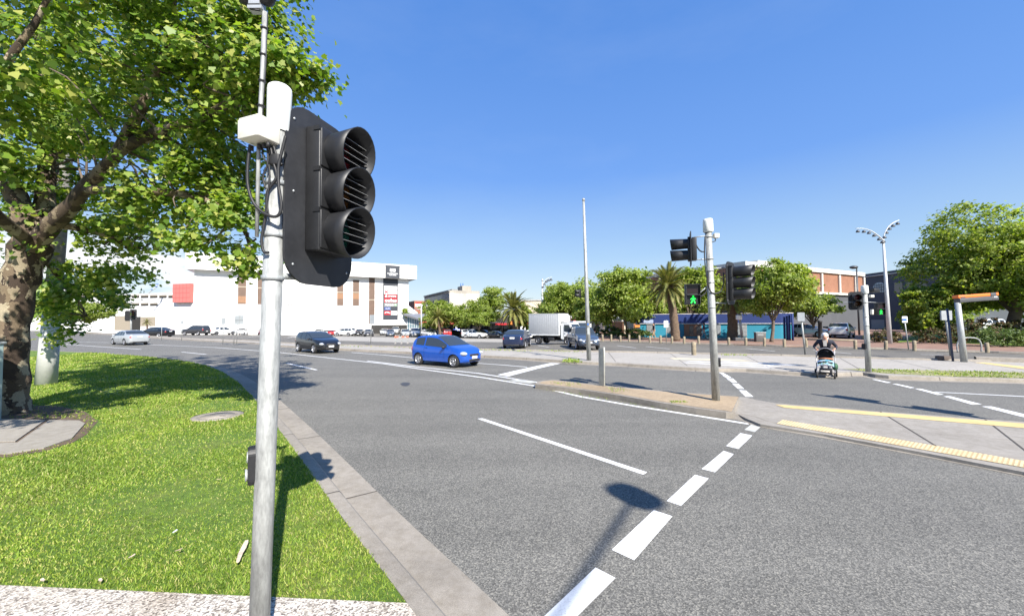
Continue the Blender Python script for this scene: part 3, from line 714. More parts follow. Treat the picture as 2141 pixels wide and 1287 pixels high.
# --- tall bare pole across the road
Ye = P(1231.5, 753, .12).y; base = P(1231.5, 753, .12); top = D(1220, 415, Ye)
tp_, ax = along(base, top, 'steel_pole', 'tall bare pale grey pole at the footpath edge, right of the truck', 'pole')
mb = MB(); mb.tube([base, base+(top-base)*.45, top], [.125, .1, .06], 18); mb.tube([base+(top-base)*.985, top], [.075, .075], 12); mb.build('shaft', [m_galv], tp_, True)
mb = MB(); mb.box(base+(top-base)*.18+V((0, -.11, 0)), (.12, .02, .35)); mb.build('cover_plate', [m_galvd], tp_, True)
st = MB(); st.box(base+(top-base)*.17+V((-.02, -.125, .45)), (.09, .006, .1), 0); st.build('sticker', [m_blue], tp_, True)
lantern(tp_, D(1213, 613, Ye), (-1, -.05, 0), .85, (.36, .56, .05), 'ag', .24, .1, (.26, .2), slats=False, hd=.08)

# --- keep left marker on the island
base = P(1263.5, 806, .155); Yk = base.y
k = thing('median_marker', 'grey tube post with a narrow white panel standing on the sandy median', 'sign post', base)
mb = MB(); mb.tube([base, base+V((0, 0, .62)), base+V((0, 0, .63)), base+V((0, 0, 1.23)), base+V((0, 0, 1.25))], [.036, .036, .04, .04, .03], 14); mb.build('post', [m_galv], k, True)
mb = MB(); X = frame(base+V((-.085, .0, .61)), (-.93, -.37, 0)); mb.prism(rrect(.3, 1.2, .02), -.006, .006, 0, X); mb.build('panel', [M('aged_panel', (.5, .48, .4), .6, var=.2, vs=4)], k, True)

# --- signs on posts
def post_sign(px, top, plate, label, z=.13, n=(0, -1, 0), mats=None, r=.035, name='road_sign', cat='sign', Y=None, group=None, two=0., th=.015, extra=None):
    if Y is None: base = P(*px, z)
    else: base = D(px[0], px[1], Y); base.z = z
    Y = base.y; tp = D(*top, Y); o, ax = along(base, tp, name, label, cat, group)
    mb = MB()
    if two:
        for s in (-1, 1): mb.tube([base+V((s*two, 0, 0)), tp+V((s*two, 0, 0))], r, 10)
    else: mb.tube([base, tp], r, 10)
    mb.build('post', [m_galv], o, True)
    x0, y0, x1, y1 = plate; c = D((x0+x1)/2, (y0+y1)/2, Y-.06); w_ = (x1-x0)*Y/F; h_ = (y1-y0)*Y/F
    nn = V(n).normalized(); ww = min(1.6, max(.12, w_/max(.25, abs(nn.y)) if extra is None else extra))
    mb = MB(); mb.prism(rrect(ww, h_, .04), -th, th, 0, frame(c, nn)); mb.build('plate', [mats or m_signw], o, True)
    return o
post_sign((1393, 715), (1393, 669), (1388, 670, 1397, 684), 'small white parking sign on a thin post before the teal building', .14)
post_sign((1684, 742), (1674, 653), (1669, 653, 1680, 671), 'grey sign on a leaning post just left of the stroller', .13, (-.5, -1, 0), m_signb, .05, th=.07)
o = post_sign((1900, 731), (1890, 661), (1886, 661, 1897, 674), 'small white sign with blue symbol on a thin post before the park trees', .13)
mb = MB(); c = D(1891.5, 668, P(1900, 731, .13).y-.09); mb.box(c, (.28, .01, .14)); mb.build('symbol', [m_blue], o, True)
post_sign((1989, 748), (1976, 649), (1970, 649, 1986, 669), 'grey sign post with a folded metal panel left of the orange bus stop', .13, (-.35, -1, 0), m_signb, .06, th=.06)
o = post_sign((492, 718), (494, 659), (491.5, 659, 509.5, 678), 'grey back of a large four panel sign on two posts before the white mall', .1, (0, -1, 0), m_signb, .03, two=.14, Y=38.5)
mb = MB(); c = D(500.5, 668.5, 38.4)
mb.box(c, (.8, .05, .03)); mb.box(c, (.03, .05, .85)); mb.build('back_rail', [m_galvd], o, True)
post_sign((466, 717), (467, 664), (463, 664, 471, 678), 'narrow pale grey sign on a thin post before the white pickup', .1, (0, -1, 0), m_signb, .03, Y=39.)
post_sign((380, 708), (381, 670), (378.5, 670, 383, 677), 'tiny grey sign on a thin white post left of the dark four wheel drive', .1, (0, -1, 0), m_signb, .03, Y=46.)
post_sign((338, 701), (338.5, 673), (336, 673, 341, 681), 'tiny white sign post behind the silver sedan', .1, (0, -1, 0), m_signw, .03, Y=48.)
post_sign((775, 719.5), (777, 659), (772.5, 658, 784, 676), 'pale grey sign on a thin post between the dark hatchback and the blue hatchback', .2, (-.3, -1, 0), m_signb, .03, Y=36.5)

# --- timber bollards along the far kerb
bol = thing('bollard', 'b', 'bollard'); mb = MB(); mb.lathe([(.13, 0), (.135, .6), (.13, .93), (.09, 1.0), (0, 1.01)], 14); mb.build('post', [m_wood], bol)
bl = [(1260, 712.5), (1278, 713), (1297, 713.7), (1315.5, 714), (1337, 715), (1359, 716), (1381, 716.3), (1405, 717), (1430.5, 718), (1461, 718.4), (1524, 720.3), (1559.5, 721.6), (1598, 723), (1640, 725), (1686, 725.5), (1788.5, 729), (1852, 730), (1912, 733), (2064.5, 737)]
for i, (px, py) in enumerate(bl):
    q = P(px, py, .14); o = bol if i == 0 else dup(bol, q)
    o.location = q; o.scale = (.78, .78, .64+.04*math.sin(i*2.3)); o.rotation_euler = (0, R(-1.2+math.sin(i*3.1)*1.5), i*1.3); o['group'] = 'timber bollards along the far kerb'
    o['label'] = 'low weathered timber bollard in the row between car park and brick pavement'
o = dup(bol, P(1451, 742.5, .1), (0, R(-1), .5), 'stout single timber bollard at the car park edge behind the signal island', (1.05, 1.05, .82)); del o['group']
q0, q1 = P(1686, 725.5, .14)+V((0, 0, .6)), P(1788.5, 729, .14)+V((0, 0, .6))
mb = MB(); mb.tube([q0-V(q0.xy[:]+(0,))*0, q1], .06, 8); tag(mb.build('timber_rail', [m_wood]), 'weathered timber rail joining two bollards behind the stroller', 'rail')

# --- bus stop
base = P(2016, 756, .13); Yg = base.y; top = D(2002, 632, Yg)
bs, ax = along(base, top, 'bus_stop_sign', 'grey bus stop post carrying a wide orange and dark grey header', 'bus stop')
m_or = M('orange_paint', (.75, .18, .03), .45, var=.08); m_dg = M('dark_grey_paint', (.075, .075, .08), .5, var=.1)
mb = MB(); mb.tube([base, top], [.13, .11], 16); mb.build('post', [m_galvd], bs, True)
mb = MB(); mb.tube([base+V((-.22, .3, 0)), top+V((-.2, .3, -.3))], .045, 12); mb.build('rear_post', [M('navy_paint', (.03, .045, .09), .5)], bs, True)
cc = D(2038, 622, Yg); X = Matrix.Translation(cc) @ Matrix.Rotation(R(-4), 4, 'Y')
mb = MB(); mb.box((-.17, 0, .1), (1.58, .3, .15), 0, X, .02); mb.box((.97, 0, .1), (.12, .3, .15), 0, X, .02); mb.build('header', [m_or], bs, True)
mb = MB(); mb.box((-.1, .0, -.085), (1.6, .29, .21), 0, X, .02); mb.box((.77, 0, .08), (.28, .31, .19), 0, X, .02); mb.box((.84, -.02, -.1), (.36, .26, .2), 0, X, .03); mb.build('underside', [m_dg, m_signb], bs, True)
mb = MB(); mb.box((.85, -.155, -.03), (.16, .01, .05), 0, X); mb.build('badge', [m_signw], bs, True)
mb = MB(); mb.box((-.75, -.154, .06), (.22, .01, .05), 0, X); mb.build('lettering', [m_dg], bs, True)
q = P(1972, 753, .12)
mb = MB(); mb.box(q+V((0, 0, .12)), (.55, .3, .24), 0, None, .03); tag(mb.build('kerb_block', [M('dark_block', (.09, .07, .06), .8)]), 'dark low block at the kerb left of the bus stop post', 'kerb block')
q = P(2027, 735, .14); mb = MB()
mb.tube(smooth_path([q+V((-.75, 0, 0)), q+V((-.75, 0, .5)), q+V((-.45, 0, .85)), q+V((.45, 0, .85)), q+V((.75, 0, .5)), q+V((.75, 0, 0))], 5), .04, 8); tag(mb.build('bike_hoop', [m_galv]), 'curved steel bicycle hoop behind the bus stop post', 'bike rack')
# raised dark kerb at the far right
mb = MB(); ws = [P(*q, .13) for q in [(2038, 753), (2141, 756.5), (2400, 763)]]
sweep(smooth_path([V((q.x, q.y, 0)) for q in ws], 4), [(-.3, .12), (-.25, .32), (.1, .34), (.12, .1)], 0, mb); tag(mb.build('raised_kerb', [m_kerb]), 'raised concrete kerb edge right of the bus stop post', 'kerb')

# --- street lamps with curved arms of small spotlights
m_lampw = galv_mat('pale_lamp_steel', (.55, .57, .58)); m_lampd = M('dark_lamp', (.06, .065, .075), .45, var=.1)
def spots(root, path, n, k):
    mb = MB(); mb.tube(path, [.055*k*(1-.5*i/len(path)) for i in range(len(path))], 10); mb.build('arm', [m_lampw], root, True)
    for j in range(n):
        q = path[int((j+.6)/n*(len(path)-1))]
        m2 = MB(); m2.lathe([(0, .1*k), (.1*k, .06*k), (.15*k, -.06*k), (.16*k, -.12*k), (0, -.13*k)], 12, 0, Matrix.Translation(q-V((0, 0, .22*k)))); m2.build('spotlight', [m_lampd], root, True)
base = P(1863, 725, .14); Yl = 34.; base = D(1861, HY(Yl), Yl); base.z = .14; top = D(1846.5, 500, Yl)
lp, ax = along(base, top, 'street_lamp', 'tall pale street lamp with two curved arms of small spotlights beside the park trees', 'street lamp')
mb = MB(); mb.tube([base, base+(top-base)*.5, top], [.17, .13, .08], 16); mb.build('pole', [m_lampw], lp, True)
spots(lp, smooth_path([D(1846.5, 502, Yl), D(1838, 494, Yl), D(1822, 483, Yl), D(1806, 478, Yl), D(1789, 477.5, Yl)], 6), 6, .95)
spots(lp, smooth_path([D(1846.5, 502, Yl), D(1849, 490, Yl), D(1856, 476, Yl), D(1867, 466, Yl), D(1880, 460, Yl)], 6), 6, .95)
Yl = 66.; base = D(1133, HY(Yl), Yl); base.z = .03; top = D(1134, 588, Yl)
lp, ax = along(base, top, 'street_lamp', 'distant slim street lamp with one curved arm of spotlights above the truck', 'street lamp')
mb = MB(); mb.tube([base, top], [.16, .12], 12); mb.tube([top, D(1134, 583, Yl)], .14, 10); mb.build('pole', [m_lampw], lp, True)
spots(lp, smooth_path([D(1134, 597, Yl), D(1137, 590, Yl), D(1142, 584, Yl), D(1148, 580.5, Yl), D(1154, 579.5, Yl)], 5), 5, 1.5)
Yl = 52.; base = D(1797, HY(Yl), Yl); base.z = .14; top = D(1791, 566, Yl)
lp, ax = along(base, top, 'street_lamp', 'dark single head street lamp in front of the brown brick building', 'street lamp')
mb = MB(); mb.tube([base, top], [.12, .09], 12); mb.tube(smooth_path([top, D(1791, 560, Yl), D(1788, 557, Yl)], 4), .07, 8); mb.build('pole', [m_lampd], lp, True)
mb = MB(); mb.ell(D(1785, 558.5, Yl), (.5, .4, .22), 0, Matrix.Identity(4)); mb.build('lamp_head', [m_lampd], lp, True)
Yl = 84.; base = D(881, HY(Yl), Yl); base.z = .03
lp = thing('street_lamp', 'thin white lamp post with a side arm beside the glass pavilion', 'street lamp', base)
mb = MB(); mb.tube([base, D(881, 636, Yl)], .14, 8); mb.tube([D(881, 646, Yl), D(868, 646, Yl)], .06, 6); mb.tube([D(881, 641, Yl), D(884, 637, Yl)], .08, 6); mb.build('pole', [m_lampw], lp, True)
mb = MB(); mb.box(D(866, 646, Yl), (.5, .25, .15), 0, None, .03); mb.build('lamp_head', [m_lampd], lp, True)

# --- left side: painted utility pole, cabinet, manhole, litter
base = P(96, 803, .126); Yp = base.y; top = D(152, 150, Yp); mid = base+(top-base)*.22
up, ax = along(base, top, 'utility_pole', 'thick grey utility pole with a white painted base behind the plane tree trunk', 'utility pole')
mb = MB(); mb.tube([mid, top], [.225, .17], 22); mb.build('shaft', [M('grey_timber', (.2, .19, .17), .85, var=.3, vs=3, b=.3)], up, True)
mb = MB(); mb.tube([base, mid], [.28, .232], 22); mb.build('painted_base', [M('chalky_white', (.5, .5, .48), .8, var=.18, vs=3)], up, True)
q = P(-50, 882, .126); cb = thing('utility_cabinet', 'pale grey green metal cabinet at the left edge beside the plane tree', 'cabinet', (q.x, q.y, .126))
mb = MB(); mb.box((0, 0, .85), (.62, .4, 1.7), 0, None, .02); mb.build('body', [M('cabinet_green', (.33, .42, .4), .5)], cb); mb = MB(); mb.box((0, 0, 1.72), (.68, .46, .06), 0, None, .015); mb.build('lid', [m_galvd], cb)
q = P(455, 870, gz); mh = thing('manhole_cover', 'round concrete manhole cover set in the lawn left of the signal pole', 'manhole cover', (q.x, q.y, .126))
mb = MB(); mb.lathe([(.5, 0), (.5, .02), (.36, .024), (.355, .012), (.34, .012), (.34, .022), (0, .024)], 40); mb.build('lid', [m_kerb], mh)
mb = MB(); mb.box((-.15, .05, .025), (.12, .03, .006)); mb.box((.15, -.05, .025), (.12, .03, .006)); mb.build('lifting_slot', [m_joint], mh)
m_bark = M('pale_bark', (.6, .47, .36), .85, var=.3, vs=15, b=.5); m_leafd = M('dry_leaf', (.4, .3, .2), .8, var=.3)
def bark(name, pts, wd, label, cat, m):
    mb = MB(); n = len(pts); vs = []
    for i, q in enumerate(pts):
        t = (pts[min(i+1, n-1)]-pts[max(i-1, 0)]).normalized(); s = t.cross(V((0, 0, 1))).normalized()*wd*(.35+.65*math.sin(math.pi*(i+.5)/n))
        vs += [q-s+V((0, 0, wd*.5)), q, q+s+V((0, 0, wd*.45)), q+V((0, 0, wd*.35))]
    mb.add(vs, [(i*4+k, i*4+(k+1) % 4, i*4+4+(k+1) % 4, i*4+4+k) for i in range(n-1) for k in range(4)]+[(0, 1, 2, 3), (4*n-4, 4*n-1, 4*n-2, 4*n-3)], 0, False)
    return tag(mb.build(name, [m]), label, cat)
q = [P(x, y, gz+.05) for x, y in [(497, 1176), (503, 1158), (509, 1147), (514, 1136), (516, 1130)]]
bark('bark_strip', q, .022, 'pale curled strip of bark lying on the grass beside the signal pole', 'bark', m_bark)
for (x, y), lab, m in [((276, 1163), 'pale dry leaf on the grass near the footpath edge, lower left', m_bark), ((366, 1111), 'small white dry leaf in the middle of the lawn', m_signw), ((374, 1150), 'yellowish dry leaf on the grass between two paler leaves', m_leafd), ((210, 1213), 'curled pinkish leaf lying on the footpath edge', m_bark), ((89, 1213), 'small pale leaf on the footpath edge at far left', m_bark), ((458, 1002), 'brown dry leaf on the lawn left of the push button', m_leafd)]:
    c = P(x, y, gz+.045); bark('dry_leaf', [c+V((math.cos(a_)*.03*s, math.sin(a_)*.03*s, .005*abs(s))) for a_ in [x*.7] for s in (-1, -.3, .3, 1)], .012, lab, 'leaf litter', m)

# --- barricade in the car park
Yq = P(840, 718, .03).y; q = P(840, 718.5, .04)
br = thing('barricade', 'orange and white road barricade in the car park behind the dark hatchback', 'barricade', q)
m_bo = M('barrier_orange', (.6, .16, .09), .5, var=.1); m_bw = M('barrier_white', (.36, .34, .31), .5, var=.1)
sc_ = Yq/F
for sx in (-12.5, 0, 12.5):
    mb = MB(); mb.box((sx*sc_, 0, .42), (.06, .06, .84)); mb.box((sx*sc_, 0, .04), (.12, .5, .06)); mb.build('leg', [m_bw], br)
mb = MB()
for j in range(10): mb.box(((-13.5+3*j)*sc_, -.07, .68), (3*sc_, .03, .14), 1 if j in (3, 4, 7) else 0)
mb.build('upper_board', [m_bo, m_bw], br)
mb = MB()
for j in range(10): mb.box(((-13.5+3*j)*sc_, -.07, .32), (3*sc_, .03, .1), 2)
mb.build('lower_board', [m_bo, m_bw, m_galvd], br)
# ------------------------------------------------------------------ vehicles
def paint(name, c, metal=.3, rough=.3): return M(name, c, rough, metal, var=.05, vs=1.2, coat=.9)
def glass_mat():
    m, t, p = nt('car_glass'); p.inputs['Base Color'].default_value = (.03, .038, .045, 1); p.inputs['Roughness'].default_value = .06
    p.inputs['Specular IOR Level'].default_value = .8; return m
m_glass = glass_mat(); m_tyre = M('tyre', (.02, .02, .021), .85, var=.2); m_rim = M('alloy', (.5, .5, .52), .3, .75, var=.08); m_steelr = M('dark_alloy', (.16, .16, .17), .35, .6, var=.08)
m_trim = M('dark_trim', (.02, .02, .022), .6, var=.1); m_head = M('headlamp', (.62, .65, .68), .12, .35, var=0, coat=1); m_tail = M('tail_lamp', (.42, .012, .016), .2, var=0, coat=1)
m_plate = M('number_plate', (.72, .72, .72), .4, var=.03); m_arch = M('wheel_arch', (.012, .012, .012), .9, var=0); m_chrome = M('chrome', (.7, .7, .72), .15, .9, var=0); m_ind = M('indicator', (.6, .25, .03), .25, var=0)

def prof(pts, k=8):
    q = smooth_path([(a, 0, b) for a, b in pts], k); xs = [v.x for v in q]; zs = [v.z for v in q]
    for i in range(1, len(xs)): xs[i] = max(xs[i], xs[i-1]+1e-5)
    return lambda x: float(np.interp(x, xs, zs))
TYPES = {
 'hatch': dict(L=3.64, top=[(0, .62), (.03, .86), (.1, 1.02), (.3, 1.33), (.52, 1.45), (1.2, 1.51), (1.75, 1.48), (2.1, 1.37), (2.68, 1.04), (2.85, .985), (3.2, .9), (3.48, .77), (3.6, .62), (3.64, .52)], belt=[(0, .6), (.12, .96), (.5, .98), (1.5, .93), (2.3, .9), (2.9, .9), (3.64, .6)],
   w=[(0, .56), (.06, .70), (.25, .79), (.9, .825), (2.6, .83), (3.15, .79), (3.45, .68), (3.6, .52), (3.64, .40)], wb=(.62, 2.99), r=.292, ws=(2.72, 1.83), rw=(.13, .42), side=[(.42, 1.02), (1.1, 2.55)], seams=[1.06, 2.42], z=.2),
 'suv': dict(L=4.27, top=[(0, .7), (.03, .95), (.12, 1.12), (.36, 1.4), (.62, 1.5), (1.4, 1.55), (1.95, 1.51), (2.35, 1.4), (3.0, 1.1), (3.15, 1.06), (3.6, .99), (3.98, .86), (4.2, .7), (4.27, .56)], belt=[(0, .66), (.15, 1.05), (.6, 1.08), (1.8, 1.02), (2.8, .97), (3.2, .97), (4.27, .64)],
   w=[(0, .58), (.06, .74), (.3, .84), (1, .88), (3, .885), (3.7, .84), (4.05, .72), (4.2, .56), (4.27, .42)], wb=(.8, 3.37), r=.335, ws=(3.03, 2.05), rw=(.16, .5), side=[(.7, 1.2), (1.27, 1.98), (2.06, 2.9)], seams=[1.25, 2.02, 2.86], z=.24),
 'sedan': dict(L=4.8, top=[(0, .7), (.03, .92), (.1, 1.03), (.5, 1.08), (.75, 1.1), (1.15, 1.32), (1.5, 1.44), (2.1, 1.48), (2.6, 1.44), (2.95, 1.34), (3.5, 1.03), (3.65, .99), (4.2, .9), (4.55, .78), (4.75, .62), (4.8, .52)], belt=[(0, .66), (.1, .9), (.8, .97), (1.5, .95), (3, .91), (3.6, .92), (4.8, .6)],
   w=[(0, .6), (.06, .74), (.3, .84), (1, .895), (3.4, .9), (4.2, .83), (4.6, .7), (4.75, .55), (4.8, .44)], wb=(1.05, 3.78), r=.325, ws=(3.53, 2.7), rw=(.78, 1.38), side=[(1.2, 1.62), (1.68, 2.28), (2.35, 3.35)], seams=[1.66, 2.32, 3.3], z=.2),
 'fourwd': dict(L=4.75, top=[(0, .8), (.03, 1.05), (.1, 1.3), (.25, 1.66), (.42, 1.78), (1.5, 1.83), (2.2, 1.81), (2.55, 1.7), (3.12, 1.26), (3.25, 1.2), (3.9, 1.13), (4.4, 1.02), (4.65, .84), (4.75, .66)], belt=[(0, .75), (.1, 1.14), (.6, 1.15), (2, 1.13), (3.2, 1.08), (4.75, .76)],
   w=[(0, .66), (.06, .8), (.25, .9), (1, .92), (3.4, .925), (4.2, .88), (4.55, .76), (4.7, .62), (4.75, .5)], wb=(.95, 3.72), r=.37, ws=(3.14, 2.35), rw=(.12, .3), side=[(.35, 1.0), (1.08, 1.92), (2.0, 2.98)], seams=[1.04, 1.96, 2.95], z=.3),
 'ute': dict(L=5.3, top=[(0, .85), (.03, 1.04), (.08, 1.12), (.9, 1.13), (1.5, 1.14), (1.58, 1.2), (1.72, 1.62), (1.95, 1.78), (2.5, 1.83), (2.95, 1.8), (3.25, 1.68), (3.78, 1.26), (3.9, 1.2), (4.5, 1.13), (4.95, 1.02), (5.2, .85), (5.3, .66)], belt=[(0, .8), (.1, 1.06), (1.6, 1.1), (3, 1.1), (3.8, 1.08), (5.3, .78)],
   w=[(0, .78), (.05, .86), (.2, .9), (1, .92), (3.8, .925), (4.7, .89), (5.05, .8), (5.22, .68), (5.3, .56)], wb=(1.15, 4.37), r=.38, ws=(3.82, 3.05), rw=(1.6, 1.76), side=[(1.86, 2.6), (2.68, 3.6)], seams=[1.62, 2.64, 3.58], z=.34),
}
TYPES['wagon'] = dict(TYPES['suv'], L=4.8)
def build_car(kind, body, label, cat='car', rim=None, canopy=False, lowtrim=False, two_tone=None, name=None):
    T = TYPES[kind]; k = T['L']/TYPES[kind]['L']
    top, belt, wid = prof(T['top']), prof(T['belt']), prof(T['w'])
    L = T['top'][-1][0]; zs0 = T['z']; wheel = T['r']
    sill = prof([(0, zs0+.16), (.2, zs0+.02), (.6, zs0), (L-.6, zs0), (L-.2, zs0+.01), (L, zs0+.08)])
    def half(x):
        t = top(x); b = min(belt(x), t-.035); w = wid(x); z0 = min(sill(x), b-.1); h = t-b
        tum = .30 if h > .2 else .3
        e = w*.955 - tum*h
        return [(0, z0), (w*.82, z0), (w*.955, z0+.05), (w*.99, z0+.34*(b-z0)), (w*1.0, z0+.58*(b-z0)), (w*.985, z0+.86*(b-z0)), (w*.955, b), (e, b+.84*h), (e*.93, b+.94*h), (e*.55, b+.99*h), (0, t)]
    xs = sorted(set([0, .015, .035, .065, .1, .15, L-.15, L-.1, L-.065, L-.035, L-.015, L] + list(np.linspace(.2, L-.2, 56))))
    mb = MB(); rings = []
    for x in xs:
        h = half(x); rings.append([(x, -y, z) for y, z in h] + [(x, y, z) for y, z in h[-2:0:-1]])
    n = len(rings[0]); vs = [v for r in rings for v in r]
    fs = [(i*n+j, (i+1)*n+j, (i+1)*n+(j+1) % n, i*n+(j+1) % n) for i in range(len(rings)-1) for j in range(n)]
    fs += [list(range(n)), [len(vs)-n+j for j in range(n)][::-1]]
    mb.add(vs, fs, 0, True)
    root = thing(name or {'ute': 'pickup_truck', 'suv': 'parked_car', 'fourwd': 'parked_car'}.get(kind, 'parked_car'), label, cat)
    bo = mb.build('body', [body, m_arch], root)
    bm = bmesh.new(); bm.from_mesh(bo.data); bmesh.ops.recalc_face_normals(bm, faces=bm.faces[:]); bm.to_mesh(bo.data); bm.free()
    cut = MB(); wy = wid(L/2)
    for wx in T['wb']:
        for s in (-1, 1): cut.tube([(wx, s*(wy-.3), wheel), (wx, s*(wy+.2), wheel)], wheel+.055, 28)
    co_ = cut.build('cut', [m_arch])
    bm = bmesh.new(); bm.from_mesh(co_.data); bmesh.ops.recalc_face_normals(bm, faces=bm.faces[:]); bm.to_mesh(co_.data); bm.free()
    md = bo.modifiers.new('b', 'BOOLEAN'); md.operation = 'DIFFERENCE'; md.object = co_; md.solver = 'EXACT'
    dg = bpy.context.evaluated_depsgraph_get(); dg.update()
    me = bpy.data.meshes.new_from_object(bo.evaluated_get(dg)); bo.modifiers.clear(); bo.data = me; me.name = 'body'
    bpy.data.objects.remove(co_)
    for p in me.polygons:
        c = p.center
        for wx in T['wb']:
            if math.hypot(c.x-wx, c.z-wheel) < wheel+.053 and wy-.31 < abs(c.y) < wy+.1 and p.normal.dot(V((c.x-wx, 0, c.z-wheel)).normalized()) < .5 or (math.hypot(c.x-wx, c.z-wheel) < wheel+.05 and abs(abs(c.y)-(wy-.3)) < .01): p.material_index = 1
    me.polygons.foreach_set('use_smooth', [True]*len(me.polygons)); me.set_sharp_from_angle(angle=R(38))
    # surface patches
    def side(x, s, sg): h = half(x); a, b = h[6], h[7]; return V((x, sg*(a[0]+(b[0]-a[0])*s), a[1]+(b[1]-a[1])*s))
    def flank(x, s, sg):
        h = half(x)[2:7]; q = s*4; i = min(3, int(q)); f = q-i; return V((x, sg*(h[i][0]+(h[i+1][0]-h[i][0])*f), h[i][1]+(h[i+1][1]-h[i][1])*f))
    def roof(x, s, _):
        h = half(x)[7:][::-1]; q = abs(s)*3; i = min(2, int(q)); f = q-i; return V((x, math.copysign(1, s)*(h[i][0]+(h[i+1][0]-h[i][0])*f), h[i][1]+(h[i+1][1]-h[i][1])*f))
    def patch(mb, fn, x0, x1, s0, s1, sg, nx=10, ns=6, off=.007, shape=None):
        g = []
        for i in range(nx+1):
            for j in range(ns+1):
                x = x0+(x1-x0)*i/nx; s = s0+(s1-s0)*j/ns
                if shape: x, s = shape(x, s)
                q = fn(x, s, sg); e = .004
                du = fn(min(L-.001, x+e), s, sg)-fn(max(.001, x-e), s, sg); dv = fn(x, min(1, s+e), sg)-fn(x, max(-1 if fn is roof else 0, s-e), sg); nn = du.cross(dv)
                if nn.length < 1e-9: nn = V((0, sg or .001, .3))
                nn.normalize()
                if nn.dot(V((0, q.y, q.z-.6))) < 0: nn = -nn
                g.append(q+nn*off)
        mb.add(g, [(i*(ns+1)+j, (i+1)*(ns+1)+j, (i+1)*(ns+1)+j+1, i*(ns+1)+j+1) for i in range(nx) for j in range(ns)], 0, True)
    m = MB(); patch(m, roof, T['ws'][0], T['ws'][1], -.93, .93, 0, 10, 12); m.build('windscreen', [m_glass], root)
    m = MB(); patch(m, roof, T['rw'][0], T['rw'][1], -.9, .9, 0, 8, 12); m.build('rear_window', [m_glass], root)
    for sg in (-1, 1):
        for x0, x1 in T['side']:
            m = MB(); patch(m, side, x0, x1, .08, .93, sg, 12, 5); m.build('side_window', [m_glass], root)
        m = MB()
        for x in T['seams']: patch(m, flank, x-.006, x+.006, .18, 1, sg, 1, 10, .003)
        m.build('door_seam', [m_trim], root)
        m = MB()
        for x in T['seams'][:-1] if kind != 'hatch' else T['seams'][:1]:
            q = flank(x+.16, .88, sg); m.box((q.x, q.y+sg*.012, q.z), (.17, .03, .03), 0, None, .01)
        m.build('door_handle', [body], root)
        if lowtrim:
            m = MB(); patch(m, flank, T['wb'][0]+wheel+.1, T['wb'][1]-wheel-.1, .0, .3, sg, 8, 3, .008); m.build('sill_trim', [m_trim], root)
        xm = T['ws'][0]-.25; q = side(xm, .12, sg); m = MB(); m.ell((q.x, q.y+sg*.12, q.z+.02), (.07, .11, .075), 0, None, 10, 6); m.build('wing_mirror', [m_trim if kind == 'hatch' else body], root)
        # lamps
        xf = L-.21; q = flank(xf, .86, sg); m = MB(); m.ell((q.x, q.y-sg*.085, q.z-.0), (.235, .145, .1), 0, Matrix.Identity(4)); m.build('headlight', [m_head], root)
        q = flank(.07, .9, sg); m = MB(); m.ell((q.x+.035, q.y-sg*.06, q.z-.06), (.09, .13, .1 if kind in ('sedan', 'suv') else .17), 0); m.build('tail_light', [m_tail], root)
    zb = belt(L-.1)
    m = MB(); m.box((L-.05, 0, zb*.88), (.11, wid(L-.08)*1.15, .13 if kind != 'suv' else .24), 0, None, .03); m.build('grille', [m_trim], root)
    m = MB(); m.box((L-.06, 0, zs0+.14), (.15, wid(L-.08)*1.35, .12), 0, None, .03); m.build('bumper_intake', [m_trim], root)
    m = MB(); m.box((L+.006, 0, zs0+.27), (.02, .37, .12)); m.build('number_plate', [m_plate], root)
    m = MB(); m.box((-.002, 0, zs0+.42 if kind != 'sedan' else .86), (.03, .37, .12)); m.build('number_plate', [m_plate], root)
    m = MB(); m.box((.02, 0, zs0+.1), (.1, wid(.06)*1.5, .14), 0, None, .03); m.build('rear_bumper', [m_trim], root)
    if canopy:
        m = MB(); m.prism([(.06, 1.12), (.06, 1.45), (.2, 1.74), (1.62, 1.8), (1.62, 1.12)], -.78, .78, 0, Matrix.Rotation(R(90), 4, 'X')); m.build('canopy', [body], root)
        for sg in (-1, 1):
            m = MB(); m.box((.95, sg*.785, 1.48), (1.1, .02, .36), 0, None, .005); m.build('side_window', [m_glass], root)
    for wx in T['wb']:
        for sg in (-1, 1):
            X = Matrix.Translation((wx, sg*(wy-.105), wheel)) @ Matrix.Rotation(R(-90*sg), 4, 'X'); r = wheel
            m = MB(); m.lathe([(r*.62, -.09), (r*.9, -.1), (r, -.08), (r*1.0, .07), (r*.93, .095), (r*.66, .09), (r*.62, .06)], 32, 0, X); wo = m.build('wheel', [m_tyre], root)
            m = MB(); m.lathe([(r*.66, .085), (r*.64, .095), (r*.6, .07), (r*.58, .02), (0, .015)], 28, 1, X); m.lathe([(r*.67, .084), (r*.66, .1), (r*.58, .098), (r*.56, .05)], 28, 0, X)
            for q in range(5):
                a = 2*math.pi*q/5+.3; Y = X @ Matrix.Rotation(a, 4, 'Z'); m.add([(r*.1, -r*.1, .085), (r*.62, -r*.15, .08), (r*.62, r*.15, .08), (r*.1, r*.1, .085), (r*.1, -r*.1, .03), (r*.62, -r*.15, .03), (r*.62, r*.15, .03), (r*.1, r*.1, .03)], [(0, 1, 2, 3), (0, 4, 5, 1), (3, 2, 6, 7)], 0, False, Y)
            m.lathe([(r*.16, .05), (r*.15, .092), (0, .096)], 12, 0, X)
            ro = m.build('rim', [rim or m_rim, m_arch], None); ro.parent = wo
    # recentre: local origin at the middle of the wheelbase
    cx = sum(T['wb'])/2
    for ch in root.children:
        ch.location = (-cx, 0, 0)
    return root
CAR = {}
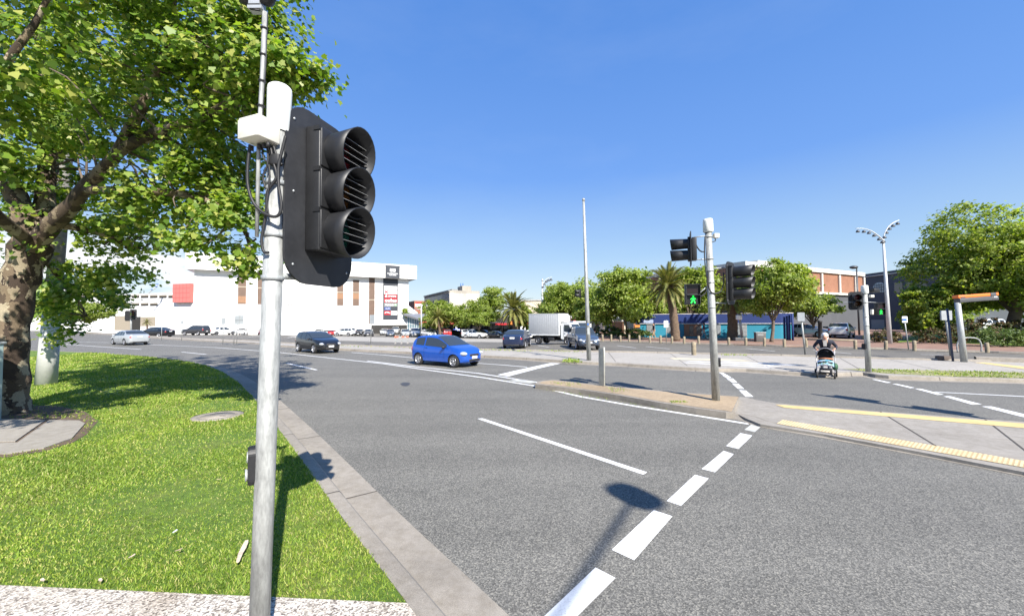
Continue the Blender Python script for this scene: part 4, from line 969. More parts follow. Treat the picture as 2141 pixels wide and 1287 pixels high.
COL = {k: paint(k+'_paint', v) for k, v in dict(blue=(.012, .09, .47), black=(.012, .012, .014), navy=(.02, .03, .07), silver=(.42, .44, .45), white=(.72, .73, .73), red=(.45, .03, .03), charcoal=(.045, .045, .05), maroon=(.1, .025, .03), steel=(.06, .085, .13), brightblue=(.01, .07, .5), grey=(.2, .21, .22)).items()}
def put(kind, colour, px, Y, heading, label, scale=1., z=None, py=None, name=None, group=None, cat='car', **kw):
    key = (kind, colour, tuple(sorted(kw.items(), key=str)))
    if py is not None: q = P(px, py, z or 0.)
    else:
        q = D(px, 700, Y); q.z = park_z(q.x, q.y) if z is None else z
    if key in CAR: o = dup(CAR[key], q, (0, 0, R(heading)), label, scale, cat=cat)
    else:
        o = CAR[key] = build_car(kind, COL[colour], label, cat, name=name, **kw); o.location = q; o.rotation_euler = (0, 0, R(heading)); o.scale = (scale,)*3
    if group: o['group'] = group
    elif 'group' in o: del o['group']
    return o
# on the road
def lane_mid(pf, pr, far):   # near side wheel contacts -> centre of the car
    a, b = P(*pf), P(*pr); d = (a-b).normalized(); m_ = (a+b)/2; return m_ + V((-d.y, d.x, 0))*far, math.degrees(math.atan2(d.y, d.x))
c, h = lane_mid((956, 768), (874, 762), .72)
o = put('hatch', 'blue', 0, 0, -35, 'bright blue three door hatchback driving right along the nearest lane', 1.03, py=1, name='hatchback', cat='hatchback'); o.location = (c.x, c.y, 0); o.rotation_euler = (0, 0, R(h*.5-37*.5)); print('BLUE', c, h)
m = MB(); m.ell((3.32, -.775, .62), (.04, .03, .03))
c, h = lane_mid((667, 739), (618, 735), .78)
o = put('suv', 'black', 0, 0, -38, 'dark charcoal compact hatchback in the road behind the signal pole', 1.0, py=1, name='hatchback', cat='hatchback', lowtrim=True); o.location = (c.x, c.y, 0); o.rotation_euler = (0, 0, R(-40)); print('DARK', c, h)
q = P(276, 721); o = put('sedan', 'silver', 0, 0, 150, 'silver sedan with red tail lights turning away on the left road', 1.0, py=1, name='sedan', cat='sedan'); o.location = (q.x-1.2, q.y+1.0, 0); o.rotation_euler = (0, 0, R(152))
# car park
G1 = 'cars parked before the mall'
put('sedan', 'black', 327, 62, 172, 'black sedan parked behind the silver sedan, left of the dark four wheel drive', 1.05, name='sedan')
put('fourwd', 'charcoal', 409, 84, 172, 'dark grey four wheel drive parked alone before the white mall wall', 1.15, name='four_wheel_drive', cat='four wheel drive')
put('ute', 'white', 466, 92, 60, 'white pickup seen from the rear beside a grey sign', 1.05, name='pickup', cat='pickup', rim=m_steelr)
put('hatch', 'white', 506, 98, -70, 'small white hatchback left of the near signal pole by the mall', 1.1, name='hatchback')
put('suv', 'maroon', 550, 98, -65, 'dark maroon car half hidden by the near signal pole', 1.05, name='hatchback')
put('hatch', 'grey', 666, 100, -80, 'small grey hatchback above the roof of the dark road hatchback', 1.05, name='hatchback')
put('sedan', 'white', 684, 102, -75, 'white sedan just left of the red van by the mall', .95, name='sedan')
put('suv', 'red', 697, 101, 95, 'red hatchback seen from behind beside the white wagon', .95, name='hatchback')
put('wagon', 'silver', 714, 112, -90, 'silver wagon behind the white wagon by the mall', 1.1, name='wagon')
put('fourwd', 'white', 721, 98, 172, 'white wagon parked side on before the mall wall', 1.05, name='wagon', cat='wagon')
put('hatch', 'black', 752, 100, -80, 'black hatchback parked facing out left of the mall sign column', 1.15, name='hatchback')
put('suv', 'charcoal', 771, 92, -75, 'dark four wheel drive behind the pale grey sign post', 1.1, name='four_wheel_drive', cat='four wheel drive')
put('sedan', 'silver', 804, 106, -78, 'silver sedan parked under the mall sign column, leftmost of its row', 1.1, name='sedan')
put('suv', 'steel', 816, 95, -72, 'blue grey car facing out below the mall sign column', 1.1, name='hatchback')
put('fourwd', 'white', 827, 112, -80, 'white four wheel drive behind the blue grey car under the sign column', 1.1, name='four_wheel_drive', cat='four wheel drive')
put('suv', 'silver', 847, 93, -70, 'silver grey hatchback above the barricade', 1.12, name='hatchback')
put('hatch', 'silver', 867, 92, -70, 'pale silver hatchback left of the white taxi like sedan', 1.3, name='hatchback')
put('fourwd', 'white', 877, 106, -80, 'white van like car behind the pale silver hatchback', 1.05, name='van', cat='van')
put('suv', 'white', 896, 84, -55, 'white sedan facing right above the blue hatchback', 1.1, name='sedan')
put('sedan', 'steel', 910, 98, -60, 'blue grey sedan partly behind the white car near the pavilion', 1.1, name='sedan')
o = put('fourwd', 'red', 930, 84, 115, 'red four wheel drive with a spare wheel on its back door', 1.0, name='four_wheel_drive', cat='four wheel drive')
mb = MB(); mb.lathe([(.0, .1), (.3, .1), (.36, .05), (.36, -.08), (0, -.08)], 24, 0, Matrix.Translation((-.12-sum(TYPES['fourwd']['wb'])/2, .1, 1.0)) @ Matrix.Rotation(R(-90), 4, 'Y')); mb.build('spare_wheel', [COL['red']], o)
put('sedan', 'black', 950, 92, 20, 'low black sedan between the red four wheel drive and the bright blue car', 1.05, name='sedan')
put('suv', 'brightblue', 963, 96, 15, 'bright blue car parked before the shops, left of the white pickup', 1.1, name='hatchback')
put('ute', 'white', 993, 80, -28, 'white pickup with a canopy parked at the edge of the pale slab', 1.0, name='pickup', cat='pickup', canopy=True)
put('hatch', 'maroon', 1014, 90, -30, 'dark maroon hatchback just behind the white canopy pickup', 1.05, name='hatchback')
put('sedan', 'black', 1037, 80, -18, 'black sedan parked side on left of the palm trunk', 1.05, name='sedan')
put('suv', 'black', 1066, 78, 150, 'black wagon parked under the large palm', 1.1, name='wagon')
put('sedan', 'white', 1102, 66, 200, 'white sedan half hidden by the truck', 1.05, name='sedan')
o = put('sedan', 'navy', 1083, 0, 78, 'dark navy sedan seen from behind beside the truck', 1.0, z=.03, py=729, name='sedan', cat='sedan'); o.location.y += 2.2; o.rotation_euler = (0, 0, R(79))
o = put('ute', 'steel', 1230, 0, -70, 'blue grey pickup facing the road behind the tall bare pole', .95, z=.03, py=732, name='pickup', cat='pickup'); o.location.y += 2.2; o.rotation_euler = (0, 0, R(-88))
put('wagon', 'silver', 1692, 47, -60, 'silver wagon parked before the dark wall, left of the white wagon', 1.0, z=.15, name='wagon', cat='wagon')
put('wagon', 'white', 1760, 45, 42, 'white wagon parked before the dark wall behind the stroller', 1.08, z=.15, name='wagon', cat='wagon')
put('fourwd', 'white', 2058, 66, 175, 'white car beyond the hedge left of the thick park trunk', 1.1, z=.1, name='wagon')
put('fourwd', 'white', 2125, 70, 175, 'white car beyond the hedge right of the thick park trunk', 1.1, z=.1, name='wagon')

# --- box truck
Yt = 38.3; q = D(1163, 700, Yt); q.z = park_z(q.x, q.y)
tr = thing('box_truck', 'white box truck with a grey panelled cargo body parked in the car park', 'truck', q, (0, 0, R(-36)), None, .92)
m_tw = M('truck_white', (.68, .69, .68), .4, var=.06, coat=.3); m_tg = M('truck_panel', (.40, .41, .42), .45, var=.08)
mb = MB(); mb.box((-.95, 0, 2.02), (3.6, 2.0, 2.15), 0, None, .02)
for j in range(14):
    for s in (-1, 1): mb.box((-2.6+j*.255, s*1.003, 2.05), (.02, .012, 1.95), 1)
mb.build('cargo_box', [m_tg, m_galvd], tr)
mb = MB(); mb.box((.87, 0, 2.02), (.04, 2.02, 2.17), 0); mb.box((-.95, 0, 3.115), (3.66, 2.04, .05), 0)
for s in (-1, 1): mb.box((-.95, s*1.005, .96), (3.66, .05, .09), 0)
mb.build('box_frame', [m_tw], tr)
mb = MB(); mb.box((1.1, 0, 2.62), (.4, 1.3, .7), 0, None, .04)
for j in range(5): mb.box((1.305, -.3, 2.4+j*.1), (.012, .5, .05), 1); mb.box((1.305, .35, 2.4+j*.1), (.012, .4, .05), 1)
mb.build('refrigeration_unit', [m_tw, m_galvd], tr)
mb = MB(); pr = [(1.05, .62), (1.05, 2.12), (1.25, 2.2), (1.95, 2.2), (2.1, 2.1), (2.45, 1.38), (2.5, .95), (2.48, .55), (2.2, .55), (2.1, .8), (1.75, .92), (1.4, .8), (1.3, .55)]
mb.prism(pr, -.9, .9, 0, Matrix.Rotation(R(90), 4, 'X')); mb.build('cab', [m_tw], tr)
for s in (-1, 1):
    mb = MB(); mb.prism([(1.42, 1.35), (1.42, 2.0), (1.95, 2.0), (2.28, 1.35), (2.1, 1.25)], -.012, .012, 0, Matrix.Translation((0, s*.903, 0)) @ Matrix.Rotation(R(90), 4, 'X')); mb.build('side_window', [m_glass], tr)
    mb = MB(); mb.box((1.36, s*.905, 1.3), (.015, .012, 1.1)); mb.box((1.5, s*.915, 1.15), (.14, .03, .05)); mb.build('door_seam', [m_trim], tr)
    mb = MB(); mb.box((2.3, s*1.05, 1.65), (.08, .18, .36), 0, None, .03); mb.build('wing_mirror', [m_trim], tr)
    mb = MB(); mb.box((2.49, s*.66, .82), (.06, .32, .18), 0, None, .02); mb.build('headlight', [m_head], tr)
mb = MB(); X = Matrix.Translation((2.285, 0, 1.74)) @ Matrix.Rotation(R(-26), 4, 'Y'); mb.box((0, 0, 0), (.02, 1.6, .72), 0, X); mb.build('windscreen', [m_glass], tr)
mb = MB(); mb.box((2.5, 0, .48), (.12, 1.76, .22), 0, None, .03); mb.build('bumper', [m_tw], tr)
mb = MB(); mb.box((-.4, .0, .74), (4.6, .8, .2)); mb.box((-.1, -.75, .55), (.7, .35, .4), 0, None, .03); mb.box((-.1, .75, .55), (.7, .35, .4), 0, None, .03); mb.box((-2.6, 0, .6), (.08, 1.8, .16)); mb.build('chassis', [m_trim], tr)
mb = MB(); mb.box((.78, 0, 1.2), (.2, 1.7, .9)); mb.build('cab_rear', [m_trim], tr)
for wx in (-1.65, 1.75):
    for s in (-1, 1):
        X = Matrix.Translation((wx, s*.8, .4)) @ Matrix.Rotation(R(-90*s), 4, 'X')
        m = MB(); m.lathe([(.24, -.15), (.36, -.15), (.4, -.12), (.4, .1), (.37, .13), (.25, .12)], 26, 0, X); wo = m.build('wheel', [m_tyre], tr)
        m = MB(); m.lathe([(.25, .12), (.23, .05), (.12, .04), (.1, .1), (0, .1)], 20, 0, X); r_ = m.build('rim', [m_steelr], None); r_.parent = wo
# --- white van behind the pickup
Yv = 46.; q = D(1208, 700, Yv); q.z = park_z(q.x, q.y)
vn = thing('delivery_van', 'white van with a wide windscreen parked between the truck and the blue grey pickup', 'van', q, (0, 0, R(-80)))
mb = MB(); pr = [(-2.3, .35), (-2.35, 1.9), (-2.1, 2.2), (.9, 2.25), (1.3, 2.1), (1.95, 1.35), (2.45, 1.1), (2.6, .85), (2.6, .35)]
mb.prism(pr, -.92, .92, 0, Matrix.Rotation(R(90), 4, 'X')); b_ = mb.build('body', [m_tw], vn)
md = b_.modifiers.new('bv', 'BEVEL'); md.width = .09; md.segments = 3; md.limit_method = 'ANGLE'
mb = MB(); mb.box((0, 0, 0), (.02, 1.6, .9), 0, Matrix.Translation((1.645, 0, 1.74)) @ Matrix.Rotation(R(-41), 4, 'Y')); mb.build('windscreen', [m_glass], vn)
for s in (-1, 1):
    mb = MB(); mb.box((.9, s*.925, 1.65), (.9, .012, .55)); mb.build('side_window', [m_glass], vn)
    mb = MB(); mb.box((2.5, s*.68, .98), (.2, .3, .2), 0, None, .05); mb.build('headlight', [m_head], vn)
    for wx in (-1.4, 1.55):
        m = MB(); m.lathe([(0, .1), (.2, .1), (.34, .1), (.34, -.1)], 20, 0, Matrix.Translation((wx, s*.84, .34)) @ Matrix.Rotation(R(-90*s), 4, 'X')); m.build('wheel', [m_tyre], vn)
mb = MB(); mb.box((2.6, 0, .72), (.06, 1.2, .2), 0, None, .02); mb.build('grille', [m_trim], vn)
# ------------------------------------------------------------------ buildings
def wallm(name, c, var=.08, stain=0., rough=.75):
    m, t, p = nt(name); co = objco(t)
    mp = N(t, 'ShaderNodeMapping'); mp.inputs['Scale'].default_value = (.5, .5, .12); t.links.new(co, mp.inputs[0])
    a = noise(t, 1.2, 6, .65, mp.outputs[0]); b = noise(t, 4, 6, .7, co)
    x = ramp(t, a, [(.3, sc3(c, 1-var-stain)), (.6, c), (.8, sc3(c, 1+var*.5))]); x = mix(t, 1, x, ramp(t, b, [(.3, (1-var,)*3), (.7, (1,)*3)]), 'MULTIPLY')
    t.links.new(x, p.inputs['Base Color']); p.inputs['Roughness'].default_value = rough; return m
def brickm(name, c, c2, mortar, scale):
    m, t, p = nt(name); co = objco(t); br = N(t, 'ShaderNodeTexBrick', i_Scale=scale)
    mp = N(t, 'ShaderNodeMapping'); mp.inputs['Rotation'].default_value = (R(90), 0, 0); t.links.new(co, mp.inputs[0]); t.links.new(mp.outputs[0], br.inputs[0])
    br.inputs['Color1'].default_value = c4(c); br.inputs['Color2'].default_value = c4(c2); br.inputs['Mortar'].default_value = c4(mortar); br.inputs['Mortar Size'].default_value = .012
    x = mix(t, 1, br.outputs[0], ramp(t, noise(t, .5, 5, .6, co), [(.3, (.82,)*3), (.7, (1.1,)*3)]), 'MULTIPLY')
    t.links.new(x, p.inputs['Base Color']); p.inputs['Roughness'].default_value = .85; return m
m_mall = wallm('mall_render', (.80, .79, .77), .05); m_mallb = M('brown_panel', (.135, .085, .06), .6, var=.15, vs=.8); m_malb2 = M('tan_panel', (.26, .14, .075), .6, var=.12)
m_sgd = M('sign_charcoal', (.035, .04, .05), .5, var=.1); m_sred = M('sign_red', (.42, .02, .03), .5, var=.05); m_sgrey = M('sign_grey', (.22, .23, .23), .5, var=.05)
m_sdred = M('sign_dark_red', (.34, .03, .035), .5, var=.05); m_sblue = M('sign_navy', (.02, .05, .22), .5, var=.05); m_sgreen = M('sign_green', (.1, .4, .08), .5, var=0); m_steal = M('sign_teal', (.1, .5, .5), .5, var=0)
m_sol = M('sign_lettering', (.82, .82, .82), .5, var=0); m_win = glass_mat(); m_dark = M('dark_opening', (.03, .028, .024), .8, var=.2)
m_redp = M('red_panel', (.60, .16, .14), .6, var=.06); m_tan = M('tan_render', (.34, .29, .22), .7, var=.1)

class Wall:      # vertical wall through two ground points; local x along it, y to the back, z up
    def __init__(s, a, b):
        s.a = V((a[0], a[1], 0)); d = V((b[0], b[1], 0)) - s.a; s.L = d.length; s.d = d.normalized(); s.n = V((-s.d.y, s.d.x, 0))
        s.ang = math.atan2(s.d.y, s.d.x)
    def __call__(s, px, py):     # photo point -> (along, height) on the wall
        r = ray(px, py); o = V((0, 0, CAMZ)); t = (s.a-o).dot(s.n)/r.dot(s.n); q = o+r*t; return (q-s.a).dot(s.d), q.z
    def thing(s, name, label, cat, z=0.):
        o = thing(name, label, cat, (s.a.x, s.a.y, z), (0, 0, s.ang)); s.z = z; return o
    def rect(s, mb, x0, y0, x1, y1, out=.03, th=.06, mat=0, zmin=None):
        a, b = s(x0, y0), s(x1, y1); a2 = s(x0, y1); b2 = s(x1, y0)
        l, r_ = a[0], b[0]; zt = (a[1]+b2[1])/2; zb = (a2[1]+b[1])/2
        if zmin is not None: zb = zmin
        mb.box(((l+r_)/2, -out+th/2, (zt+zb)/2-s.z), (abs(r_-l), th, abs(zt-zb)), mat); return (l+r_)/2, -out, (zt+zb)/2-s.z, abs(r_-l), abs(zt-zb)
def text(mb, txt, c, h, wmax, mat=0, bold=.0, out=.02):
    vs, fs = text_faces(txt, 1., 0, bold); xs = [v[0] for v in vs]; ys = [v[1] for v in vs]
    w_, hh = max(xs)-min(xs), max(ys)-min(ys); k = h/hh; kx = min(wmax/w_, k*1.6); cx, cy = (max(xs)+min(xs))/2, (max(ys)+min(ys))/2
    mb.add([(c[0]+(v[0]-cx)*kx, c[1]-out, c[2]+(v[1]-cy)*k) for v in vs], fs, mat)

# white mall
wa = Wall(D(404, 690, 96).xy, D(854, 690, 121).xy); L = wa.L
mall = wa.thing('shopping_mall', 'huge white windowless mall with overhanging parapet, brown strips and a dark sign column', 'mall', -1.45)
zp0 = wa(630, 574)[1]+1.45; zp1 = wa(853, 556)[1]+1.45
mb = MB(); mb.box((L/2, 25, zp0/2), (L, 50, zp0)); mb.build('wall', [m_mall], mall)
mb = MB(); mb.box((L/2+.3, 24, (zp0+zp1)/2+.01), (L+3.4, 51.6, zp1-zp0)); mb.box((L/2+.3, -1.85, zp1-.55), (L+3.5, .1, .08)); mb.build('parapet', [m_mall], mall)
for (x0, y0, x1, y1, mi) in [(497, 566, 515.5, 635.5, 0), (538, 570, 556, 636, 0), (704, 585, 718.5, 638.5, 1), (737, 585, 751.5, 639, 1), (770.5, 580, 784, 677, 0)]:
    mb = MB(); x, y, z, w_, h = wa.rect(mb, x0, y0, x1, y1, .03); 
    mb.box((x, -.035, z+h*.02), (w_, .03, .25), 2)
    if mi: mb.box((x, -.034, z-h*.13), (w_, .035, h*.22), 1)
    else: mb.box((x, -.034, z-h*.36), (w_, .035, h*.2), 1 if x0 < 520 else 0)
    for s in (-1, 1): mb.box((x+s*w_/2, -.05, z), (.22, .12, h), 3)
    mb.build('panel_strip', [m_mallb, m_malb2, m_tan, m_mall], mall)
mb = MB(); hx = wa.rect(mb, 803, 556.5, 832.5, 582.5, 1.98, .16); hd_ = mb.build('header_sign', [m_sgd], mall)
mb = MB(); x, y, z, w_, h = hx
k = h*.11; a_ = [(-1.9, -1.1), (-1.9, 1.1), (-.9, 1.1), (-.75, .75), (-.55, 1.1), (-.1, 1.1), (.1, .2), (.25, 1.1), (1.9, 1.1), (1.9, -1.1), (.3, -1.1), (.15, .0), (-.1, -1.1)]
mb.prism([(q[0]*k, q[1]*k) for q in a_], 0, .02, 0, Matrix.Translation((x, y-.002, z+h*.13)) @ Matrix.Rotation(R(90), 4, 'X'))
text(mb, 'DANDENONG', (x, y, z-h*.14), h*.1, w_*.72, bold=.02); text(mb, 'SQUARE', (x, y, z-h*.27), h*.1, w_*.5, bold=.02)
o = mb.build('emblem', [m_sol], None); o.parent = hd_
mb = MB(); wa.rect(mb, 801, 582.7, 831.5, 667.5, .2, .2); cs = mb.build('sign_column', [m_sgd], mall)
def panel(y0, y1, m, x0=803, x1=830): 
    mb = MB(); r_ = wa.rect(mb, x0, y0, x1, y1, .27, .07); o = mb.build('sign_panel', [m], None); o.parent = cs; return r_
def letters(fn, mats):
    mb = MB(); fn(mb); o = mb.build('lettering', mats, None); o.parent = cs
panel(598, 605.6, m_signw)
x, y, z, w_, h = panel(606.4, 614.6, m_signw); letters(lambda mb: (text(mb, 'K', (x-w_*.26, y, z), h*.72, w_*.36, 0, .06), text(mb, 'mart', (x+w_*.2, y, z-h*.05), h*.5, w_*.46, 1, .02)), [m_sred, m_steal])
x, y, z, w_, h = panel(615.4, 622.4, m_sdred); letters(lambda mb: (text(mb, 'CINEMAS', (x+w_*.1, y, z), h*.5, w_*.62, 0, .02), mb.prism([(-.3, -.3), (.3, -.3), (.2, .2), (0, .4), (-.2, .1)], 0, .02, 0, Matrix.Translation((x-w_*.36, y-.01, z)) @ Matrix.Rotation(R(90), 4, 'X'))), [m_sol])
x, y, z, w_, h = panel(623.2, 632.2, m_sred); letters(lambda mb: text(mb, 'coles', (x, y, z), h*.74, w_*.9, 0, .03), [m_sol])
x, y, z, w_, h = panel(633.2, 640.6, m_sgrey)
def wool(mb):
    text(mb, 'Woolworths', (x-w_*.1, y, z), h*.5, w_*.66, 0, .015); mb.lathe([(.0, .02), (h*.33, .02)], 18, 1, Matrix.Translation((x+w_*.36, y-.01, z)) @ Matrix.Rotation(R(90), 4, 'X')); mb.lathe([(.0, .03), (h*.2, .03)], 18, 0, Matrix.Translation((x+w_*.36, y-.01, z)) @ Matrix.Rotation(R(90), 4, 'X'))
letters(wool, [m_sol, m_sgreen])
panel(641.2, 648.4, m_sgrey, 803, 816.4)
mb = MB(); r_ = wa.rect(mb, 803.2, 641.8, 815.8, 647.8, .3, .04); o = mb.build('sign_panel', [m_sblue], None); o.parent = cs
letters(lambda mb: text(mb, 'ALDI', (r_[0], r_[1], r_[2]), r_[4]*.42, r_[3]*.7, 0, .0), [m_sol])
x, y, z, w_, h = panel(649.6, 658, m_sred, 803, 816.2); letters(lambda mb: mb.prism([(-w_*.42, -h*.1), (-w_*.1, h*.1), (w_*.38, -h*.18), (w_*.4, .08), (0, h*.25), (-w_*.42, h*.12)], 0, .02, 0, Matrix.Translation((x, y-.01, z)) @ Matrix.Rotation(R(90), 4, 'X')), [m_sol])
panel(650, 658, m_signw, 817, 830)
for px_ in (603.5, 609):
    mb = MB(); wa.rect(mb, px_-1, 631, px_+1, 637, .4, .4); mb.build('wall_vent', [m_sgrey], mall)
mb = MB(); wa.rect(mb, 776, 679, 853, 697, .02, .04); mb.build('lower_glazing', [m_dark], mall)
# fence in front of the mall
fa = Wall(D(776, 690, 112).xy, D(872, 690, 117).xy); fn = fa.thing('fence', 'dark picket fence at the foot of the mall under the sign column', 'fence', -1.4)
mb = MB()
for i in range(int(fa.L/.45)): mb.box((i*.45, 0, 1.05), (.07, .05, 2.1))
mb.build('pickets', [m_trim], fn); mb = MB(); mb.box((fa.L/2, .05, 1.95), (fa.L, .05, .08)); mb.build('top_rail', [m_trim], fn); mb = MB(); mb.box((fa.L/2, .05, .25), (fa.L, .05, .08)); mb.build('bottom_rail', [m_trim], fn)
for i in range(0, int(fa.L/2.7)): mb = MB(); mb.box((i*2.7, -.02, 1.1), (.12, .12, 2.2)); mb.build('post', [m_trim], fn)

# parking deck and the red box
wd = Wall(D(-150, 690, 130).xy, D(404, 690, 97.5).xy); dk = wd.thing('parking_deck', 'low white multi level parking deck left of the red box', 'parking garage', -.8)
zt = wd(330, 613)[1]+.8
mb = MB(); mb.box((wd.L/2, 20, zt/2), (wd.L, 40, zt)); mb.build('wall', [m_mall], dk)
for i in range(18):
    x0 = 352-19.1*i
    mb = MB(); x, y, z, w_, h = wd.rect(mb, x0, 616.3, x0+15.8, 622.8, .02, .04); mb.box((x, -.03, z+h*.25), (w_, .03, h*.22), 1); mb.build('opening', [m_dark, m_tan], dk)
    mb = MB(); wd.rect(mb, x0, 624.5, x0+15.8, 630.5, .02, .04); mb.build('spandrel', [m_sgn_pale] if 0 else [M('pale_grey_panel', (.6, .6, .6), .7, var=.05)] if i == 0 else [bpy.data.materials['pale_grey_panel']], dk)
    if i > 1:
        mb = MB(); x, y, z, w_, h = wd.rect(mb, x0, 633, x0+15.8, 639.3, .02, .04); mb.box((x, -.03, z+h*.25), (w_, .03, h*.22), 1); mb.build('opening', [m_dark, m_tan], dk)
mb = MB(); wd.rect(mb, 273, 662, 293.5, 690, .02, .04); mb.build('entrance', [m_dark], dk)
mb = MB(); wd.rect(mb, 294, 662, 325, 681.5, .03, .05); mb.build('wall_panel', [m_tan], dk)
mb = MB(); wd.rect(mb, 240, 660, 272, 690, .02, .04); mb.build('entrance', [m_tan], dk)
mb = MB(); x, y, z, w_, h = wd.rect(mb, 369.5, 593.5, 404.5, 632, .9, .9)
for i in range(1, 5): mb.box((x-w_/2+w_*i/5, -.905, z), (.05, .02, h), 1)
for i in range(1, 4): mb.box((x, -.907, z-h/2+h*i/4), (w_, .02, .05), 1)
mb.build('red_box', [m_redp, M('red_joint', (.42, .06, .06), .7, var=0)], dk)
# lamp arm over the deck
lq = thing('street_lamp', 'small curved lamp arm rising above the parking deck roof', 'street lamp', D(309, 613, 97) )
mb = MB(); mb.tube(smooth_path([D(309, 614, 97), D(318, 606, 97), D(325, 602, 97), D(329, 595, 97)], 5), .12, 8); mb.build('arm', [m_lampw], lq, True)
for a_, b_ in ((318, 605), (327, 599), (329, 594)):
    mb = MB(); mb.ell(D(a_, b_, 97), (.3, .2, .14)); mb.build('lamp_head', [m_blue], lq, True)

# office behind the trees
m_off = wallm('office_concrete', (.36, .33, .28), .12, .1); m_offw = wallm('peeling_whitewash', (.62, .58, .52), .25, .2); m_offg = M('office_glass', (.06, .085, .13), .12, var=.2, vs=.7)
cnr = D(939.5, 690, 120); lw = Wall(D(887, 690, 149).xy, cnr.xy); of = lw.thing('office_building', 'weathered concrete office block with window bands and a bare whitewashed side wall', 'office building', -1.4)
zt = lw(939.5, 606.5)[1]+1.4; rw = Wall(cnr.xy, D(1003, 690, 124).xy)
lc = lambda q: ((V((q[0], q[1], 0))-lw.a).dot(lw.d), (V((q[0], q[1], 0))-lw.a).dot(lw.n))
pts = [lc(lw.a.xy), lc(cnr.xy), lc(D(1003, 690, 124).xy), lc((D(1003, 690, 124)+(lw.a-cnr)).xy)]
mb = MB(); mb.prism(pts, 0, zt, 0); mb.build('wall', [m_off], of)
mb = MB(); X = Matrix.Rotation(rw.ang-lw.ang, 4, 'Z'); X.translation = V((lw.L, 0, 0)); mb.box((rw.L/2, -.03, zt*.5-.4), (rw.L, .06, zt-.9), 0, X); mb.build('side_wall', [m_offw], of)
for ya, yb, yc, yd in ((622, 628.5, 613, 623), (634, 640, 628, 637), (645, 651, 644, 653)):
    z0 = (lw(939, yd)[1]); z1 = lw(939, yc)[1]
    mb = MB(); mb.box((lw.L/2, -.03, (z0+z1)/2+1.4), (lw.L*.98, .08, z1-z0), 0)
    for i in range(1, 22): mb.box((lw.L*i/22, -.08, (z0+z1)/2+1.4), (.25, .06, z1-z0), 1)
    mb.build('window_band', [m_offg, m_off], of)
mb = MB(); mb.box((lw.L/2, -.1, zt-.1), (lw.L+.2, .4, .35), 0); mb.build('cornice', [m_sgrey], of)
mb = MB(); mb.box((rw.L*.62, 4, zt+.75), (rw.L*.3, 5, 1.7), 0, X); mb.build('plant_room', [m_off], of)
for i in (0, 1): mb = MB(); mb.tube([X @ V((rw.L*.5+i*.7, 4, zt+1.5)), X @ V((rw.L*.5+i*.7, 4, zt+2.6))], .14, 8); mb.build('flue', [m_blue], of)
mb = MB(); mb.box((lw.L*.75, 3, zt+.3), (8, 2, .8)); mb.build('roof_plant', [m_sgrey], of)
# small brick block
m_brk = brickm('red_brick', (.34, .12, .08), (.28, .1, .07), (.3, .2, .16), 3)
bw = Wall(D(866, 690, 150).xy, D(890, 690, 152).xy); bb = bw.thing('brick_building', 'small red brick block between the mall and the concrete office', 'building', -1.4)
zt = bw(866, 628.5)[1]+1.4; mb = MB(); mb.box((bw.L/2, 6, zt/2), (bw.L, 12, zt)); mb.build('wall', [m_brk], bb)
mb = MB(); bw.rect(mb, 868, 635, 883, 641, .06, .1); mb.build('sign', [m_sol], bb); mb = MB(); bw.rect(mb, 869, 632, 884, 634.6, .06, .1); mb.build('sign', [m_sred], bb)
# glass pavilion and canopy
pw = Wall(D(852, 690, 104).xy, D(893, 690, 101).xy); pv = pw.thing('glass_pavilion', 'glazed pavilion with a sloping dark roof and white end wall beside the mall', 'building', -1.4)
zl = pw(852, 660)[1]+1.4; zr = pw(888, 670)[1]+1.4; Lp = pw.L
mb = MB(); mb.prism([(0, .0), (Lp*.72, 0), (Lp*.72, zr+.3), (0, zl)], -.05, .05, 0, Matrix.Rotation(R(90), 4, 'X'))
for i in range(7): mb.box((Lp*.72*i/6, -.07, (zl+(zr+.3-zl)*i/6)/2), (.09, .06, zl+(zr+.3-zl)*i/6), 1)
for i in range(1, 4): mb.box((Lp*.36, -.065, zr*i/4), (Lp*.72, .05, .08), 1)
mb.build('glazing', [M('pavilion_glass', (.16, .25, .28), .15, var=.15, vs=.6), m_mall], pv)
mb = MB(); mb.prism([(Lp*.72, 0), (Lp*.97, 0), (Lp*.97, zr-.3), (Lp*.72, zr+.3)], -8, .0, 0, Matrix.Rotation(R(90), 4, 'X')); mb.build('end_wall', [m_mall], pv)
for i in (0, 1): mb = MB(); mb.box((Lp*(.81+.06*i), -.03, zr*.62), (Lp*.035, .06, .8)); mb.build('window', [m_win], pv)
mb = MB(); mb.prism([(-.5, zl+.05), (Lp*1.25, zr-.75), (Lp*1.25, zr-.45), (-.5, zl+.6)], -8.6, .9, 0, Matrix.Rotation(R(90), 4, 'X')); mb.build('roof', [M('roof_metal', (.2, .2, .21), .5, var=.2)], pv)
cn_ = thing('truss_canopy', 'white lattice canopy projecting from the mall above the glass pavilion', 'canopy', D(853, 655, 112))
mb = MB()
A = [D(853+i*3.4, 639+i*2.6, 112) for i in range(7)]; B = [D(853+i*3.4, 652+i*1.0, 112) for i in range(7)]
mb.tube(A, .14, 6); mb.tube(B, .12, 6)
for i in range(6): mb.tube([A[i], B[i+1]], .08, 5); mb.tube([B[i], A[i+1]], .08, 5); mb.tube([A[i], B[i]], .08, 5)
mb.build('truss', [m_sol], cn_, True)

